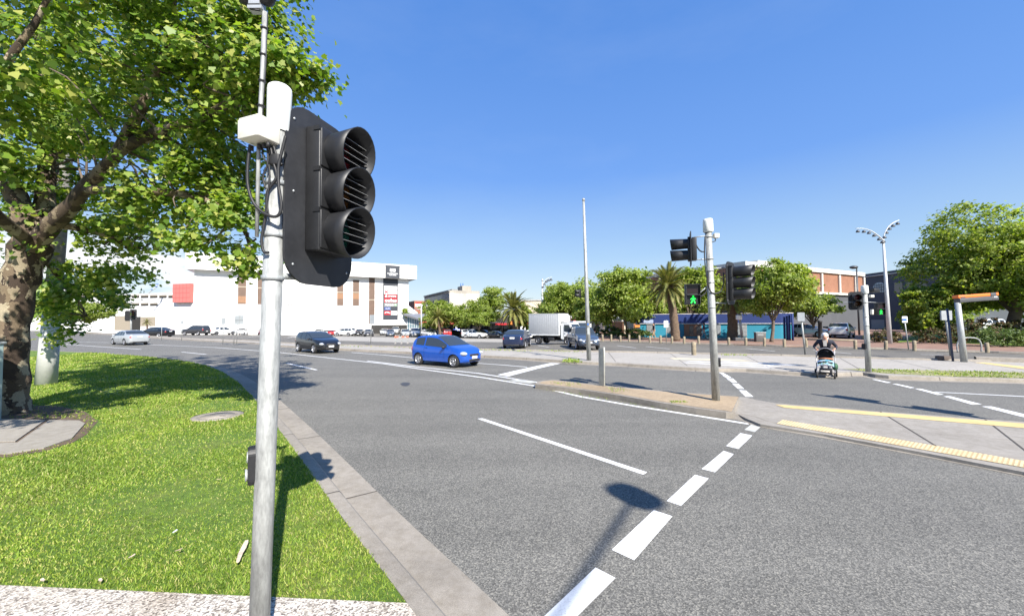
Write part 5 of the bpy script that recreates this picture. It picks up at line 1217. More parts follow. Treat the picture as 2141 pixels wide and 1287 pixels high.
# shops behind the trees
m_shopd = wallm('dark_shopfront', (.06, .05, .045), .2); m_shopb = wallm('brown_shopfront', (.24, .13, .08), .2); m_awr = M('red_awning', (.35, .04, .03), .7, var=.15); m_awn = M('dark_awning', (.05, .045, .045), .7); m_orw = M('orange_wall', (.65, .2, .03), .6, var=.1); m_crw = wallm('cream_wall', (.72, .62, .46), .1)
def shop(x0, x1, Y, ytop, label, wall, aw, signs, z=-1.4, pil=None, cat='shop'):
    s = Wall(D(x0, 690, Y).xy, D(x1, 690, Y).xy); o = s.thing('shop', label, cat, z); zt = s((x0+x1)/2, ytop)[1]-z
    mb = MB(); mb.box((s.L/2, 5, zt/2), (s.L-.03, 10, zt)); mb.build('wall', [wall], o)
    n = max(2, int(s.L/3.6)); za = min(zt-.6, 3.1)
    for i in range(n):
        mb = MB(); mb.box((s.L*(i+.5)/n, -.02, 1.45), (s.L/n*.82, .08, 2.3), 0); mb.box((s.L*(i+.5)/n, -.07, 1.45), (.08, .04, 2.3), 1); mb.build('shop_window', [m_win, m_trim], o)
    if aw:
        mb = MB(); mb.prism([(-1.9, za-.35), (0, za+.25), (0, za+.35), (-1.95, za-.15)], 0, s.L, 0, Matrix(((0, 0, 1, 0), (1, 0, 0, 0), (0, 1, 0, 0), (0, 0, 0, 1)))); mb.build('awning', [aw], o)
        for i in range(n+1): mb = MB(); mb.tube([(min(s.L-.1, s.L*i/n+.06), -1.8, 0), (min(s.L-.1, s.L*i/n+.06), -1.8, za-.3)], .05, 6); mb.build('awning_post', [m_trim], o)
    for (a, b, c, d, m) in signs: mb = MB(); s.rect(mb, a, b, c, d, 2.05 if aw else .12, .1); mb.build('sign', [m], o)
    return o
shop(880, 985, 98, 664, 'dark fronted shop row under the low trees right of the glass pavilion', m_shopd, m_awr, [(905, 679, 930, 682, m_sdred), (955, 677, 959, 688, m_sol)])
shop(985, 1082, 97, 662, 'dark shopfront with red signs behind the large palm', m_shopd, m_awn, [(1000, 676, 1016, 679.5, m_sdred), (1036, 675, 1064, 679, m_sred), (1066, 671, 1071, 678, m_orw)])
shop(1084, 1150, 94, 664, 'shopfront with white pillar and green sign left of the truck', m_shopd, m_awr, [(1088, 670, 1098, 690, m_sol), (1104, 685.5, 1110, 688.5, m_sgreen), (1090, 684, 1096, 687, m_sred)])
shop(1188, 1262, 74, 664, 'orange fronted restaurant partly hidden behind the tall bare pole', m_orw, None, [(1190, 668, 1215, 672, m_sdred), (1222, 676, 1236, 690, m_signw)], 0)
shop(1262, 1302, 70, 668, 'small white shop with a bright doorway left of the brown doors', wallm('white_shop', (.6, .56, .5), .1), None, [(1272, 674, 1290, 692, m_sol)], 0)
shop(1302, 1352, 62, 672, 'brown panelled shopfront with pale doors left of the teal building', m_shopb, None, [(1305, 680, 1311, 700, m_crw), (1327, 679, 1340, 684, m_orw)], .1)
cw = Wall(D(1090, 690, 110).xy, D(1150, 690, 108).xy); co_ = cw.thing('cream_building', 'plain cream building between the large palm and the truck', 'building', -1.4)
zt = cw(1120, 628.5)[1]+1.4; mb = MB(); mb.box((cw.L/2, 8, zt/2), (cw.L, 16, zt)); mb.build('wall', [m_crw], co_); mb = MB(); mb.box((cw.L/2, 8, zt+.12), (cw.L+.4, 16.4, .3)); mb.build('roof_edge', [m_offw], co_)
um = thing('cafe_umbrella', 'red cafe umbrella below the pavilion roof end', 'umbrella', D(893, 690, 95)); um.location.z = -1.4; MW[um.name] = Matrix.Translation(um.location)
mb = MB(); mb.lathe([(2.0, 2.35), (1.0, 2.85), (0, 3.15)], 8); mb.build('canopy', [m_sred], um); mb = MB(); mb.tube([(0, 0, 0), (0, 0, 3.1)], .05, 8); mb.build('pole', [m_trim], um)

# teal building
m_teal = wallm('teal_paint', (.02, .22, .32), .1); m_navy = wallm('navy_paint', (.010, .03, .14), .1); m_shut = M('grey_shutter', (.3, .32, .33), .6, var=.12)
tw = Wall(D(1338, 690, 48.5).xy, D(1637, 690, 43).xy); te = tw.thing('community_building', 'long low teal building with a navy top band and rounded right corner', 'building', .14)
zb = tw(1600, 675.5)[1]-.14; zt = tw(1600, 655)[1]-.14
def outline(o): 
    r = 1.3; return [(-o*.1, -o)] + [(tw.L-.2+(r+o)*math.sin(R(a)), r-(r+o)*math.cos(R(a))) for a in range(0, 91, 10)] + [(tw.L-.2+r+o, 9), (-o*.1, 9)]
mb = MB(); mb.prism(outline(0), 0, zb, 0); mb.build('wall', [m_teal], te); mb = MB(); mb.prism(outline(.14), zb, zt, 0); mb.build('fascia', [m_navy], te)
mb = MB(); mb.prism(outline(.16), zt, zt+.07, 0); mb.build('roof_edge', [m_offw], te); mb = MB(); mb.prism(outline(.15), zb-.04, zb, 0); mb.build('trim', [m_sol], te)
for a in [(1352, 678, 1370, 696), (1394, 678, 1409, 696), (1499, 678, 1507, 700), (1542, 677.5, 1562, 703)]:
    mb = MB(); x, y, z, w_, h = tw.rect(mb, *a, .04, .08)
    for i in range(9): mb.box((x, -.05, z-h/2+h*(i+.5)/9), (w_*.96, .03, .03), 1)
    mb.build('shutter', [m_shut, m_sgrey], te)
mb = MB(); tw.rect(mb, 1430, 677.5, 1467, 703, .03, .06); dr = mb.build('entrance', [m_shopb], te)
for a in [(1441, 681, 1450, 702), (1456, 681, 1465, 702)]:
    mb = MB(); tw.rect(mb, *a, .07, .06); o = mb.build('door', [m_win], None); o.parent = dr
mb = MB(); tw.rect(mb, 1416, 677.5, 1428, 704, .2, .2); mb.build('pilaster', [M('deep_teal', (.015, .16, .26), .7)], te)
mb = MB(); x, y, z, w_, h = tw.rect(mb, 1346, 668, 1366, 675, .18, .02); mb.build('sign', [M('pale_blue_sign', (.35, .42, .6), .6, var=.2, vs=5)], te)
for i, px_ in enumerate((1640.5, 1646, 1651, 1657.5)):
    q = D(px_, 700, 40.5-.3*i); q.z = .14; mb = MB(); mb.tube([q, q+V((0, 0, 2.35+.1*i))], .1, 10); tag(mb.build('blue_post', [m_navy]), 'tall navy blue post at the rounded corner of the teal building', 'post', 'navy posts at the teal building corner')

# brick building with dark base
m_bbr = brickm('brown_brick', (.30, .135, .08), (.25, .11, .065), (.24, .15, .1), 2.2); m_bwh = wallm('pale_parapet', (.62, .6, .54), .1); m_bdk = wallm('dark_render', (.085, .09, .1), .15)
ww = Wall(D(1560, 690, 57).xy, D(1808, 690, 72).xy); bk_ = ww.thing('brick_building', 'large brown brick building with pale parapet and columns over a dark base', 'building', .1)
z0 = ww(1720, 613)[1]-.1; z1 = ww(1755, 573)[1]-.1; z2 = ww(1755, 565)[1]-.1
mb = MB(); mb.box((ww.L/2, 11, z0/2), (ww.L, 22, z0)); mb.build('base_wall', [m_bdk], bk_)
mb = MB(); mb.box((ww.L/2, 11.05, (z0+z1)/2), (ww.L, 21.9, z1-z0)); mb.build('wall', [m_bbr], bk_)
mb = MB(); mb.box((ww.L/2+.1, 11, (z1+z2)/2), (ww.L+.4, 22.4, z2-z1)); mb.build('parapet', [m_bwh], bk_)
mb = MB(); mb.box((ww.L/2, -.12, z0), (ww.L+.1, .5, .35)); mb.build('ledge', [m_bwh], bk_)
for px_ in (1600, 1640, 1680, 1718, 1755, 1788, 1806):
    x = ww(px_, 600)[0]; mb = MB(); mb.box((x, -.06, (z0+z1)/2), (.45, .22, z1-z0-.36)); mb.build('column', [m_bwh], bk_)
a, b = ww(1655, 570)[0], ww(1753, 570)[0]; zt = ww(1707, 541)[1]-.1
mb = MB(); mb.box(((a+b)/2-1, 9, (zt+z2)/2), ((b-a)*.9, 8, zt-z2)); mb.build('penthouse', [m_bwh], bk_)
mb = MB(); mb.box(((a+b)/2-3, 4.97, z2+.55), ((b-a)*.3, .06, 1.0)); mb.build('louvre', [m_bbr], bk_)
# dark arched building
aw_ = Wall(D(1806, 690, 84).xy, D(2000, 690, 66).xy); ab = aw_.thing('arched_building', 'dark slate building with a large pale arched window behind the street lamp', 'building', .1)
zt = aw_(1860, 566)[1]-.1; mb = MB(); mb.box((aw_.L/2, 9, zt/2), (aw_.L, 18, zt)); mb.build('wall', [wallm('slate_render', (.075, .085, .1), .12)], ab)
mb = MB(); mb.box((aw_.L/2, -.15, zt-.6), (aw_.L, .3, .16)); mb.build('cornice', [m_bwh], ab); mb = MB(); mb.box((aw_.L*.62, 6, zt+.6), (aw_.L*.42, 8, 1.3)); mb.build('roof_block', [bpy.data.materials['slate_render']], ab)
x, z_ = aw_(1839, 611); x0 = aw_(1826, 611)[0]; rr = x-x0; z_ -= .1; h = aw_(1839, 590)[1]-.1-z_
mb = MB(); mb.prism([(x+rr*math.cos(R(a)), z_+h*.45+(h*.55)*math.sin(R(a))) for a in range(0, 181, 12)]+[(x-rr, z_), (x+rr, z_)], -.0, .06, 0, Matrix.Rotation(R(90), 4, 'X')); aw2 = mb.build('arched_window', [M('pale_glass', (.35, .45, .45), .2, var=.1)], ab)
mb = MB()
for i in range(-2, 3): mb.box((x+rr*i/3, -.08, z_+h*.45), (.09, .05, h*(.95-.12*abs(i)))); 
for i in range(1, 4): mb.box((x, -.085, z_+h*.25*i), (rr*1.9*(1 if i < 3 else .75), .05, .09))
o = mb.build('glazing_bar', [m_bdk], None); o.parent = aw2
for i in range(3): mb = MB(); aw_.rect(mb, 1870+i*26, 590, 1888+i*26, 612, .05, .1); mb.build('window', [m_win], ab)
mb = MB(); aw_.rect(mb, 1822, 668, 1850, 690, .06, .1); mb.build('wall_panel', [m_sgrey], ab)
# pale buildings far right behind the park
fr = Wall(D(1930, 690, 104).xy, D(2600, 690, 70).xy); fb = fr.thing('pale_building', 'long pale low building seen under the park trees at far right', 'building', .1)
mb = MB(); mb.box((fr.L/2, 6, 2.2), (fr.L, 12, 4.4)); mb.build('wall', [wallm('pale_wall', (.55, .53, .48), .1)], fb)
for i in range(16): mb = MB(); mb.box((4+i*5.5, -.03, 1.9), (3.2, .08, 1.7)); mb.build('window', [m_win], fb)
# park lawn
mb = MB(); mb.poly([(P(q[0], q[1], .15).x, P(q[0], q[1], .15).y, .147) for q in [(1870, 716), (1925, 712), (2000, 716), (2141, 724), (2700, 745), (2700, 690), (1940, 690)]]); struct('lawn', mb, m_turf)
# small fittings before the teal building
q = P(1589, 714, .14); bn_ = thing('rubbish_bin', 'dark boxy rubbish bin on the brick pavement before the teal building', 'bin', q, (0, 0, R(-8)))
mb = MB(); mb.box((0, 0, .42), (.85, .5, .84), 0, None, .02); mb.build('body', [M('bin_grey', (.09, .085, .08), .6)], bn_); mb = MB(); mb.box((0, 0, .87), (.92, .56, .07), 0, None, .02); mb.build('lid', [m_galvd], bn_); mb = MB(); mb.box((-.05, -.256, .66), (.5, .012, .16)); mb.build('opening', [m_sgrey], bn_)
q = P(1552, 712, .14); pk = thing('parking_meter', 'grey ticket machine on a slanted post with a dark base before the teal building', 'parking meter', q)
mb = MB(); mb.tube([(0, 0, .3), (-.22, 0, 2.3)], [.13, .09], 12); mb.build('post', [m_galv], pk); mb = MB(); mb.box((-.35, 0, .16), (.9, .5, .34), 0, None, .02); mb.build('base', [m_dg], pk); mb = MB(); mb.box((-.3, -.03, 2.3), (.5, .3, .45), 0, None, .04); mb.build('head', [m_signw], pk)
q = D(1668, 700, 44); q.z = .14; pb = thing('letter_box', 'small green grey box on the pavement between the two parked wagons', 'bin', D(1731, 700, 49).xy[:]+(.14,))
mb = MB(); mb.box((0, 0, .55), (.7, .6, 1.1), 0, None, .04); mb.build('body', [M('pale_green_bin', (.1, .17, .16), .6)], pb); mb = MB(); mb.box((0, 0, 1.13), (.76, .66, .08), 0, None, .02); mb.build('lid', [m_dg], pb)
q = D(1715, 700, 43); q.z = .14; mb = MB(); mb.lathe([(.2, 0), (.18, 1.7), (.22, 1.72), (.22, 1.9), (0, 1.95)], 12); tag(mb.build('dark_post', [M('dark_post', (.02, .02, .022), .7)], None, loc=q), 'thick dark post between the silver wagon and the white wagon', 'post')
# ------------------------------------------------------------------ trees and shrubs
m_lf_near = leaf_mat('plane_leaf', [(.075, .14, .018), (.12, .21, .026), (.18, .275, .036), (.255, .33, .055), (.40, .40, .12)], .45, .45)
m_lf = leaf_mat('street_tree_leaf', [(.13, .18, .032), (.205, .27, .05), (.29, .365, .08), (.42, .44, .16)], .5, .55)
m_lf2 = leaf_mat('park_tree_leaf', [(.13, .19, .03), (.20, .265, .046), (.27, .34, .065), (.39, .39, .13)], .5, .55)
m_lfp = leaf_mat('palm_leaf', [(.10, .12, .03), (.18, .19, .05), (.28, .24, .09)], .2, .55)
m_lfh = leaf_mat('hedge_leaf', [(.03, .05, .01), (.06, .08, .02), (.13, .05, .03), (.09, .1, .03)], .2, .6)
m_lfs = leaf_mat('shrub_leaf', [(.04, .08, .015), (.08, .13, .02), (.13, .17, .04)], .25, .6)
def bark_mat(name, cols, scale):
    m, t, p = nt(name); co = objco(t)
    mp = N(t, 'ShaderNodeMapping'); mp.inputs['Scale'].default_value = (1, 1, .55); t.links.new(co, mp.inputs[0])
    v = N(t, 'ShaderNodeTexVoronoi', i_Scale=scale); v.feature = 'F1'; wob = noise(t, scale*.8, 4, .6, co)
    t.links.new(mix(t, .22, mp.outputs[0], N_color(t, co, scale)), v.inputs['Vector'])
    s_ = N(t, 'ShaderNodeSeparateColor'); t.links.new(v.outputs['Color'], s_.inputs[0])
    c = ramp(t, s_.outputs[0], [(.25, cols[0]), (.5, cols[1]), (.72, cols[2]), (.92, cols[3])])
    f = noise(t, scale*7, 5, .7, co); c = mix(t, 1, c, ramp(t, f, [(.3, (.7,)*3), (.7, (1.1,)*3)]), 'MULTIPLY')
    t.links.new(c, p.inputs['Base Color']); p.inputs['Roughness'].default_value = .9; bump(t, p, f, .6, .03); bb = t.nodes['Principled BSDF']; return m
def N_color(t, co, scale): return noise(t, scale*1.2, 3, .6, co, out='Color')
m_bark = bark_mat('plane_bark', [(.05, .033, .022), (.105, .073, .047), (.20, .15, .095), (.36, .305, .21)], 7.5)
m_bark2 = M('street_bark', (.13, .1, .075), .9, var=.3, vs=4, b=.5); m_palmt = M('palm_bark', (.13, .09, .06), .95, var=.4, vs=6, b=.8)

def leaves(name, pos, nr, size, shape, mats, parent, droop=.5):
    inv = MW[parent.name].inverted(); t = np.array(inv.translation)
    vs = leaf_verts(pos, nr, size, shape, droop) + t
    return quads_mesh(name, vs, len(shape), mats, parent)

from mathutils import noise as mnoise
def noise_vec(q): return mnoise.noise_vector(q)
# --- the plane tree at the left
tb = P(14, 862, .126)
pt = thing('plane_tree', 'big mottled plane tree at the left, its crown reaching over the signal pole', 'tree', tb)
def tw_(px, py, Y): return D(px, py, Y)
Yt0 = tb.y
trunk = MB(); n0 = V((0, 0, 0))
tp = smooth_path([tb+V((0, 0, -.1)), tb+V((0, 0, .25)), D(18, 760, Yt0), D(26, 660, Yt0), D(48, 570, Yt0), D(72, 500, Yt0)], 5)
nn = len(tp); trunk.tube(tp, [.40-.08*min(1, i/12)+(.16 if i < 4 else 0)*(4-i)/4+.018*math.sin(i*1.7)+(.05 if i > nn-5 else 0) for i in range(nn)], 26)
limbs = [([(70, 515, 9.6), (110, 470, 9.4), (180, 395, 9.0), (245, 318, 8.6), (300, 215, 8.2), (345, 110, 8.0), (370, -60, 7.9)], .2, .05),
         ([(65, 520, 9.6), (40, 430, 9.7), (0, 335, 9.9), (-60, 230, 10), (-160, 60, 10)], .26, .1),
         ([(75, 505, 9.7), (95, 420, 10.2), (100, 300, 10.6), (85, 150, 10.8), (80, -60, 11)], .24, .1),
         ([(245, 318, 8.6), (320, 280, 8.2), (400, 255, 7.8), (480, 215, 7.5), (560, 170, 7.3), (630, 150, 7.2)], .12, .02),
         ([(180, 395, 9.0), (260, 400, 8.6), (350, 400, 8.3), (440, 420, 8.1), (510, 480, 8.1), (520, 540, 8.1)], .11, .02),
         ([(110, 470, 9.4), (180, 480, 9.8), (250, 500, 10.2), (300, 520, 10.4)], .1, .02),
         ([(60, 520, 9.7), (110, 560, 11), (150, 610, 12), (180, 660, 12.6)], .1, .02),
         ([(345, 110, 8.0), (430, 60, 7.6), (520, 20, 7.4), (590, -10, 7.3)], .08, .02),
         ([(300, 215, 8.2), (330, 150, 8.8), (420, 120, 9.2)], .08, .03)]
LP = []
fk = D(70, 515, 9.6)
for w_ in ([fk, V((-9.6, 6.4, 5.2)), V((-8.2, 4.2, 6.2))], [V((-8.9, 5.2, 5.7)), V((-9.4, 4.2, 5.0)), V((-8.4, 2.6, 6.3))], [V((-9.6, 6.4, 5.2)), D(-150, 220, 5.9), D(10, 130, 6.2), D(140, -60, 6.3)]):
    q = smooth_path(w_, 5); trunk.tube(q, [.13-.11*i/(len(q)-1) for i in range(len(q))], 10)
for pts, r0, r1 in limbs:
    q = smooth_path([D(*a) for a in pts], 5); trunk.tube(q, [r0+(r1-r0)*i/(len(q)-1) for i in range(len(q))], 12); LP += q
for i_, v_ in enumerate(trunk.v):      # knots and hollows
    q_ = V(v_); d_ = noise_vec(q_*2.2)*.05 + noise_vec(q_*6)*.018; trunk.v[i_] = tuple(q_+d_)
trunk.build('trunk', [m_bark], pt, True)
# blobs: px, py, distance, radii in metres, clumps
BL = [((-60, 60), 9.6, (2.6, 2.4, 2.2), 46), ((110, 40), 9.6, (2.2, 2.4, 1.9), 60), ((290, 30), 8.6, (1.8, 2, 1.6), 60), ((430, 60), 8.0, (1.3, 1.6, 1.2), 46),
      ((535, 50), 7.4, (.62, 1.2, .8), 26), ((585, 150), 7.3, (.62, .9, .42), 22), ((640, 160), 7.2, (.3, .4, .22), 6), ((500, 170), 7.6, (.9, 1.2, .8), 30), ((560, 235), 7.4, (.5, .8, .35), 10),
      ((60, 220), 9.8, (2.2, 2.2, 1.5), 46), ((210, 190), 9.4, (1.8, 2, 1.3), 46), ((350, 210), 8.6, (1.3, 1.6, 1.1), 34), ((455, 300), 8.2, (.85, 1.2, .75), 24), ((330, 330), 8.6, (1.2, 1.4, .9), 26), ((440, 400), 8.2, (.85, 1.2, .7), 24),
      ((500, 470), 8.1, (.5, .8, .5), 16), ((510, 545), 8.1, (.32, .5, .3), 9), ((425, 510), 8.3, (.35, .6, .35), 8), ((330, 440), 9.0, (.8, 1.2, .6), 18), ((280, 495), 10.2, (.6, 1.2, .42), 11),
      ((190, 430), 10.0, (1.4, 1.6, .9), 26), ((200, 540), 10.6, (1.2, 1.6, .8), 26), ((195, 600), 12., (.85, 1.5, .7), 16), ((170, 640), 12.4, (.9, 1.6, .7), 18), ((120, 690), 12.6, (.5, 1.2, .35), 6), ((40, 400), 10.4, (1.6, 1.6, 1.0), 22), ((60, 600), 12.5, (1.4, 1.4, .9), 12),
      ((-120, 300), 10.2, (2.2, 2.2, 1.6), 26), ((-40, 560), 12.2, (1.4, 1.4, 1.1), 12), ((10, 130), 6.2, (1.2, 1., 1.), 24), ((-170, 220), 5.8, (1.4, 1.2, 1.2), 34), ((150, -80), 6.3, (1.3, 1.2, .8), 26), ((-60, 330), 6.4, (.8, .8, .6), 12), ((200, -160), 9.4, (4.2, 3.6, 2.2), 70), ((480, -330), 8.2, (2.4, 2.6, 1.6), 34), ((250, -420), 9.4, (4., 3.6, 2.0), 40), ((-120, -160), 10.4, (3.4, 3.2, 2.2), 40), ((470, -120), 7.8, (1.6, 2, 1.3), 30),
      ((10, 330), 9.2, (.8, .5, .6), 7), ((430, 170), 8.8, (1., 1.4, .9), 26), ((250, 260), 10.4, (2, 2, 1.3), 36), ((120, 330), 10.6, (1.8, 1.8, 1.0), 24)]
blobs = [(D(c[0], c[1], Y), r, k) for c, Y, r, k in BL]
blobs = [(c, r, max(3, int(k*.74))) for c, r, k in blobs] + [(V((-9.6, 4.2, 4.6)), (1.5, 1.5, .8), 16), (V((-8.4, 2.4, 6.4)), (1.8, 1.6, .9), 20)]
pos, nr = clumps(blobs, 78, .2, .25)
nr += np.array([.25, -.35, .25])
# keep the fork and the main limb mostly clear of leaves on the near side
Rm = np.array(ROT); cc = (pos-np.array([0, 0, CAMZ])) @ Rm; lx = cc[:, 0]/-cc[:, 2]*F+W/2; ly = H/2-cc[:, 1]/-cc[:, 2]*F
near = ((np.abs(lx-(95-(ly-420)*.2)) < 75) & (ly > 400) & (ly < 760) & (pos[:, 1] < 10.3))
lim = np.abs(lx-(110+(470-ly)*.78)) < 30
near |= lim & (ly > 220) & (ly < 480) & (pos[:, 1] < 9.6)
kp = ~near | (rng.random(len(pos)) < .3); pos, nr = pos[kp], nr[kp]
leaves('crown', pos, nr, .108, MAPLE, [m_lf_near], pt, .6)
# twigs from the limbs into the clumps
tg = MB(); LPa = np.array([q[:] for q in LP])
for c, r, k in blobs:
    for _ in range(max(3, k//4)):
        d = rng.normal(size=3); d /= np.linalg.norm(d); e = V(np.array(c)+d*np.array(r)*.85); i = int(np.argmin(np.linalg.norm(LPa-np.array(e), axis=1))); s = V(LPa[i])
        if (e-s).length > 2.6 or c[1] < 6.9: continue
        mid = (s+e)/2 + V(rng.normal(size=3)*.15)+V((0, 0, .12)); tg.tube(smooth_path([s, mid, e], 3), [.03, .026, .022, .017, .013, .009, .006], 5)
tg.build('twigs', [m_bark2], pt, True)['kind'] = 'stuff'

# --- street trees
def tree(base, crown, rad, label, nclump=60, per=90, size=.3, mat=m_lf, tr=.16, name='street_tree', group=None, seed=1, lean=0., shape=DIAM, low=.55):
    global rng
    rng = np.random.default_rng(seed); rnd = random.Random(seed)
    o = thing(name, label, 'tree', base, group=group); base = V(base); crown = V(crown); rad = V(rad)*1.06; nclump = int(nclump*1.9); size *= 1.12
    mb = MB(); fork = base + (crown-base)*.42; mb.tube(smooth_path([base, base+(fork-base)*.5+V((.05, 0, 0)), fork], 4), [tr*1.25, tr*1.1, tr, tr*.95, tr*.9, tr*.88, tr*.85, tr*.82, tr*.8], 10)
    subs = []
    for i in range(9):
        a = 2*math.pi*i/9 + rnd.random()*.5; zz = rnd.uniform(-.6, .75); rr = math.sqrt(max(.05, 1-zz*zz))*rnd.uniform(.4, .68)
        c = crown + V((math.cos(a)*rr*rad.x, math.sin(a)*rr*rad.y, zz*.68*rad.z)); k = rnd.uniform(.40, .58)
        subs.append((c, tuple(rad*k), int(nclump/9*(k/.5)**2)+1))
        m1 = (fork+c)/2+V((0, 0, .2)); mb.tube(smooth_path([fork-(fork-base)*.1, m1, c], 3), [tr*.55, tr*.5, tr*.42, tr*.34, tr*.26, tr*.18, tr*.1], 6)
    mb.build('trunk', [m_bark2], o, True)
    subs.append((crown, tuple(rad*.6), int(nclump/6)))
    pos, nr = clumps(subs, per, min(.42, max(.22, rad.x*.1)), .55)
    leaves('crown', pos, nr, size, shape, [mat], o, .3); return o
def ptree(bx, by, cx, cy, Y, rx, ry, label, z=None, **kw):
    k = Y/F; b = D(bx, by, Y); b.z = park_z(b.x, b.y) if z is None else z
    return tree(b, D(cx, cy, Y), (rx*k, rx*k*.95, ry*k), label, **kw)
ptree(912, 695, 912, 657, 88, 32, 30, 'rounded street tree right of the pavilion with a small palm before it', seed=3, nclump=50)
ptree(963, 695, 963, 656, 86, 44, 29, 'broad low street tree in front of the whitewashed office wall', seed=4, nclump=70)
ptree(1021, 695, 1021, 640, 87, 42, 42, 'tall rounded street tree left of the large palm', seed=5, nclump=80)
ptree(1000, 695, 1003, 668, 80, 30, 18, 'low spreading street tree over the white canopy pickup', seed=6, nclump=36)
ptree(1096, 695, 1094, 658, 84, 24, 32, 'street tree directly behind the large palm crown', seed=7, nclump=46)
ptree(1198, 700, 1190, 630, 66, 62, 48, 'wide street tree behind the box truck', seed=8, nclump=110, size=.32)
ptree(1246, 706, 1250, 640, 60, 44, 42, 'street tree behind the blue grey pickup and tall bare pole', seed=9, nclump=60)
ptree(1312, 704, 1300, 617, 48, 62, 63, 'tall dense street tree between the tall bare pole and the signal island', z=.14, seed=10, nclump=130, size=.27)
ptree(1345, 704, 1348, 645, 50, 46, 34, 'low street tree in front of the left end of the teal building', z=.14, seed=11, nclump=64, size=.26)
ptree(1437, 704, 1452, 615, 50, 56, 66, 'tall street tree behind the palm before the teal building', z=.14, seed=12, nclump=100, size=.27)
ptree(1576, 640, 1562, 615, 52, 36, 50, 'street tree behind the right hand lantern of the signal island', z=.14, seed=17, nclump=50, size=.27)
ptree(1613, 715, 1622, 606, 37.5, 66, 64, 'rounded street tree in front of the brown brick building', z=.14, seed=13, nclump=110, size=.21, tr=.15)
ptree(1703, 700, 1696, 640, 46, 46, 30, 'small drooping tree over the white wagon', z=.14, seed=14, nclump=50, size=.22)
ptree(1934, 714, 1938, 650, 38, 46, 48, 'smaller dark park tree between the street lamp and the orange bus stop', z=.14, seed=15, nclump=110, size=.24, mat=m_lf2, name='park_tree')
ptree(2106, 708, 2152, 553, 36, 165, 140, 'very large spreading park tree at the right edge', z=.14, seed=16, nclump=330, per=95, size=.25, mat=m_lf2, tr=.5, name='park_tree')
ptree(2250, 708, 2260, 600, 40, 110, 100, 'park tree beyond the right edge behind the spreading tree', z=.14, seed=26, nclump=120, size=.28, mat=m_lf2, tr=.3, name='park_tree')
ptree(1985, 705, 1985, 640, 60, 60, 40, 'background park tree behind the orange bus stop header', z=.14, seed=27, nclump=80, size=.32, mat=m_lf2, name='park_tree')
ptree(858, 690, 857, 655, 120, 16, 14, 'dark tree top between the mall and the small brick block', seed=28, nclump=24, size=.4)
ptree(150, 690, 150, 650, 84, 60, 30, 'distant street tree behind the plane tree at far left', seed=29, nclump=60, size=.4)

# --- palms
def palm(base, top, R0, label, nf=64, seed=1, group=None, tr=.3):
    rnd = random.Random(seed); o = thing('palm_tree', label, 'palm', base, group=group)
    mb = MB(); q = smooth_path([base, V(base)+(V(top)-V(base))*.5+V((.12, 0, 0)), top], 8); n = len(q)
    mb.tube(q, [tr*(1.25-.35*i/n)*(1.05 if i % 2 else .95)*(1.5 if i > n-3 else 1) for i in range(n)], 14); mb.build('trunk', [m_palmt], o, True)
    V_ = []; rib = MB(); top = V(top)
    for f in range(nf):
        a = f*2.39996 + rnd.random()*.3; u = (f+.5)/nf; el = R(82 - 128*u + rnd.uniform(-8, 8)); ln = R0*(.85+.3*rnd.random())*(1 if u > .15 else .85)
        d = V((math.cos(a)*math.cos(el), math.sin(a)*math.cos(el), math.sin(el))); pts = []
        p_ = top + d*tr*.6; cur = d.copy()
        for s in range(13):
            pts.append(p_.copy()); p_ = p_ + cur*ln/12; cur = (cur + V((0, 0, -.055*(1+s*.12)))).normalized()
        rib.tube([pts[0], pts[4], pts[8], pts[12]], [.035, .028, .018, .008], 4)
        for s in range(1, 13):
            for h in (0, .33, .66):
                if s == 12 and h: continue
                c = pts[s] if not h else pts[s].lerp(pts[min(12, s+1)], h)
                t_ = (pts[min(12, s+1)]-pts[s-1]).normalized(); sd_ = t_.cross(V((0, 0, 1))); sd_ = sd_.normalized() if sd_.length > .05 else V((math.sin(a), -math.cos(a), 0))
                upv = sd_.cross(t_); w_ = (.5*math.sin(math.pi*min(1, (s+h)/12.5)**.75)+.1)*R0*.28
                for sg in (-1, 1):
                    e = c + (sd_*sg*.8 + t_*.75 + upv*.28 + V((0, 0, -.15))).normalized()*w_; wv = t_*R0*.018
                    V_ += [c-wv, c+wv, e+wv*.15, e-wv*.15]
    rib.build('frond_ribs', [m_lfp], o, True)['kind'] = 'stuff'
    vs = np.array([v[:] for v in V_]) - np.array(V(base)[:]); quads_mesh('crown', vs, 4, [m_lfp], o); return o
k = 78/F; b = D(1077, 690, 78); b.z = park_z(b.x, b.y); palm(b, D(1074, 647, 78), 43*k, 'large date palm with a full round crown left of the truck', 80, 1, tr=.5)
b = D(920, 690, 82); b.z = park_z(b.x, b.y); palm(b, D(916, 663, 82), 24*82/F, 'small yellowish palm before the tree right of the pavilion', 40, 2, tr=.25)
b = D(1133, 690, 78); b.z = park_z(b.x, b.y); palm(b, D(1131, 655, 78), 25*78/F, 'palm half hidden by the wide tree behind the truck', 56, 3, tr=.4)
b = P(1413, 712, .14); palm(b, D(1397, 598, b.y), 52*b.y/F, 'leaning date palm in front of the teal building left of the island signal', 84, 4, tr=.36)
b = P(1531, 710, .14); palm(b, D(1527, 622, b.y), 44*b.y/F, 'straight date palm behind the island signal lantern', 80, 5, tr=.42)
b = D(306, 690, 70); b.z = park_z(b.x, b.y); palm(b, D(307, 673, 70), 9*70/F, 'small yucca like palm before the parking deck entrance', 26, 6, tr=.12)

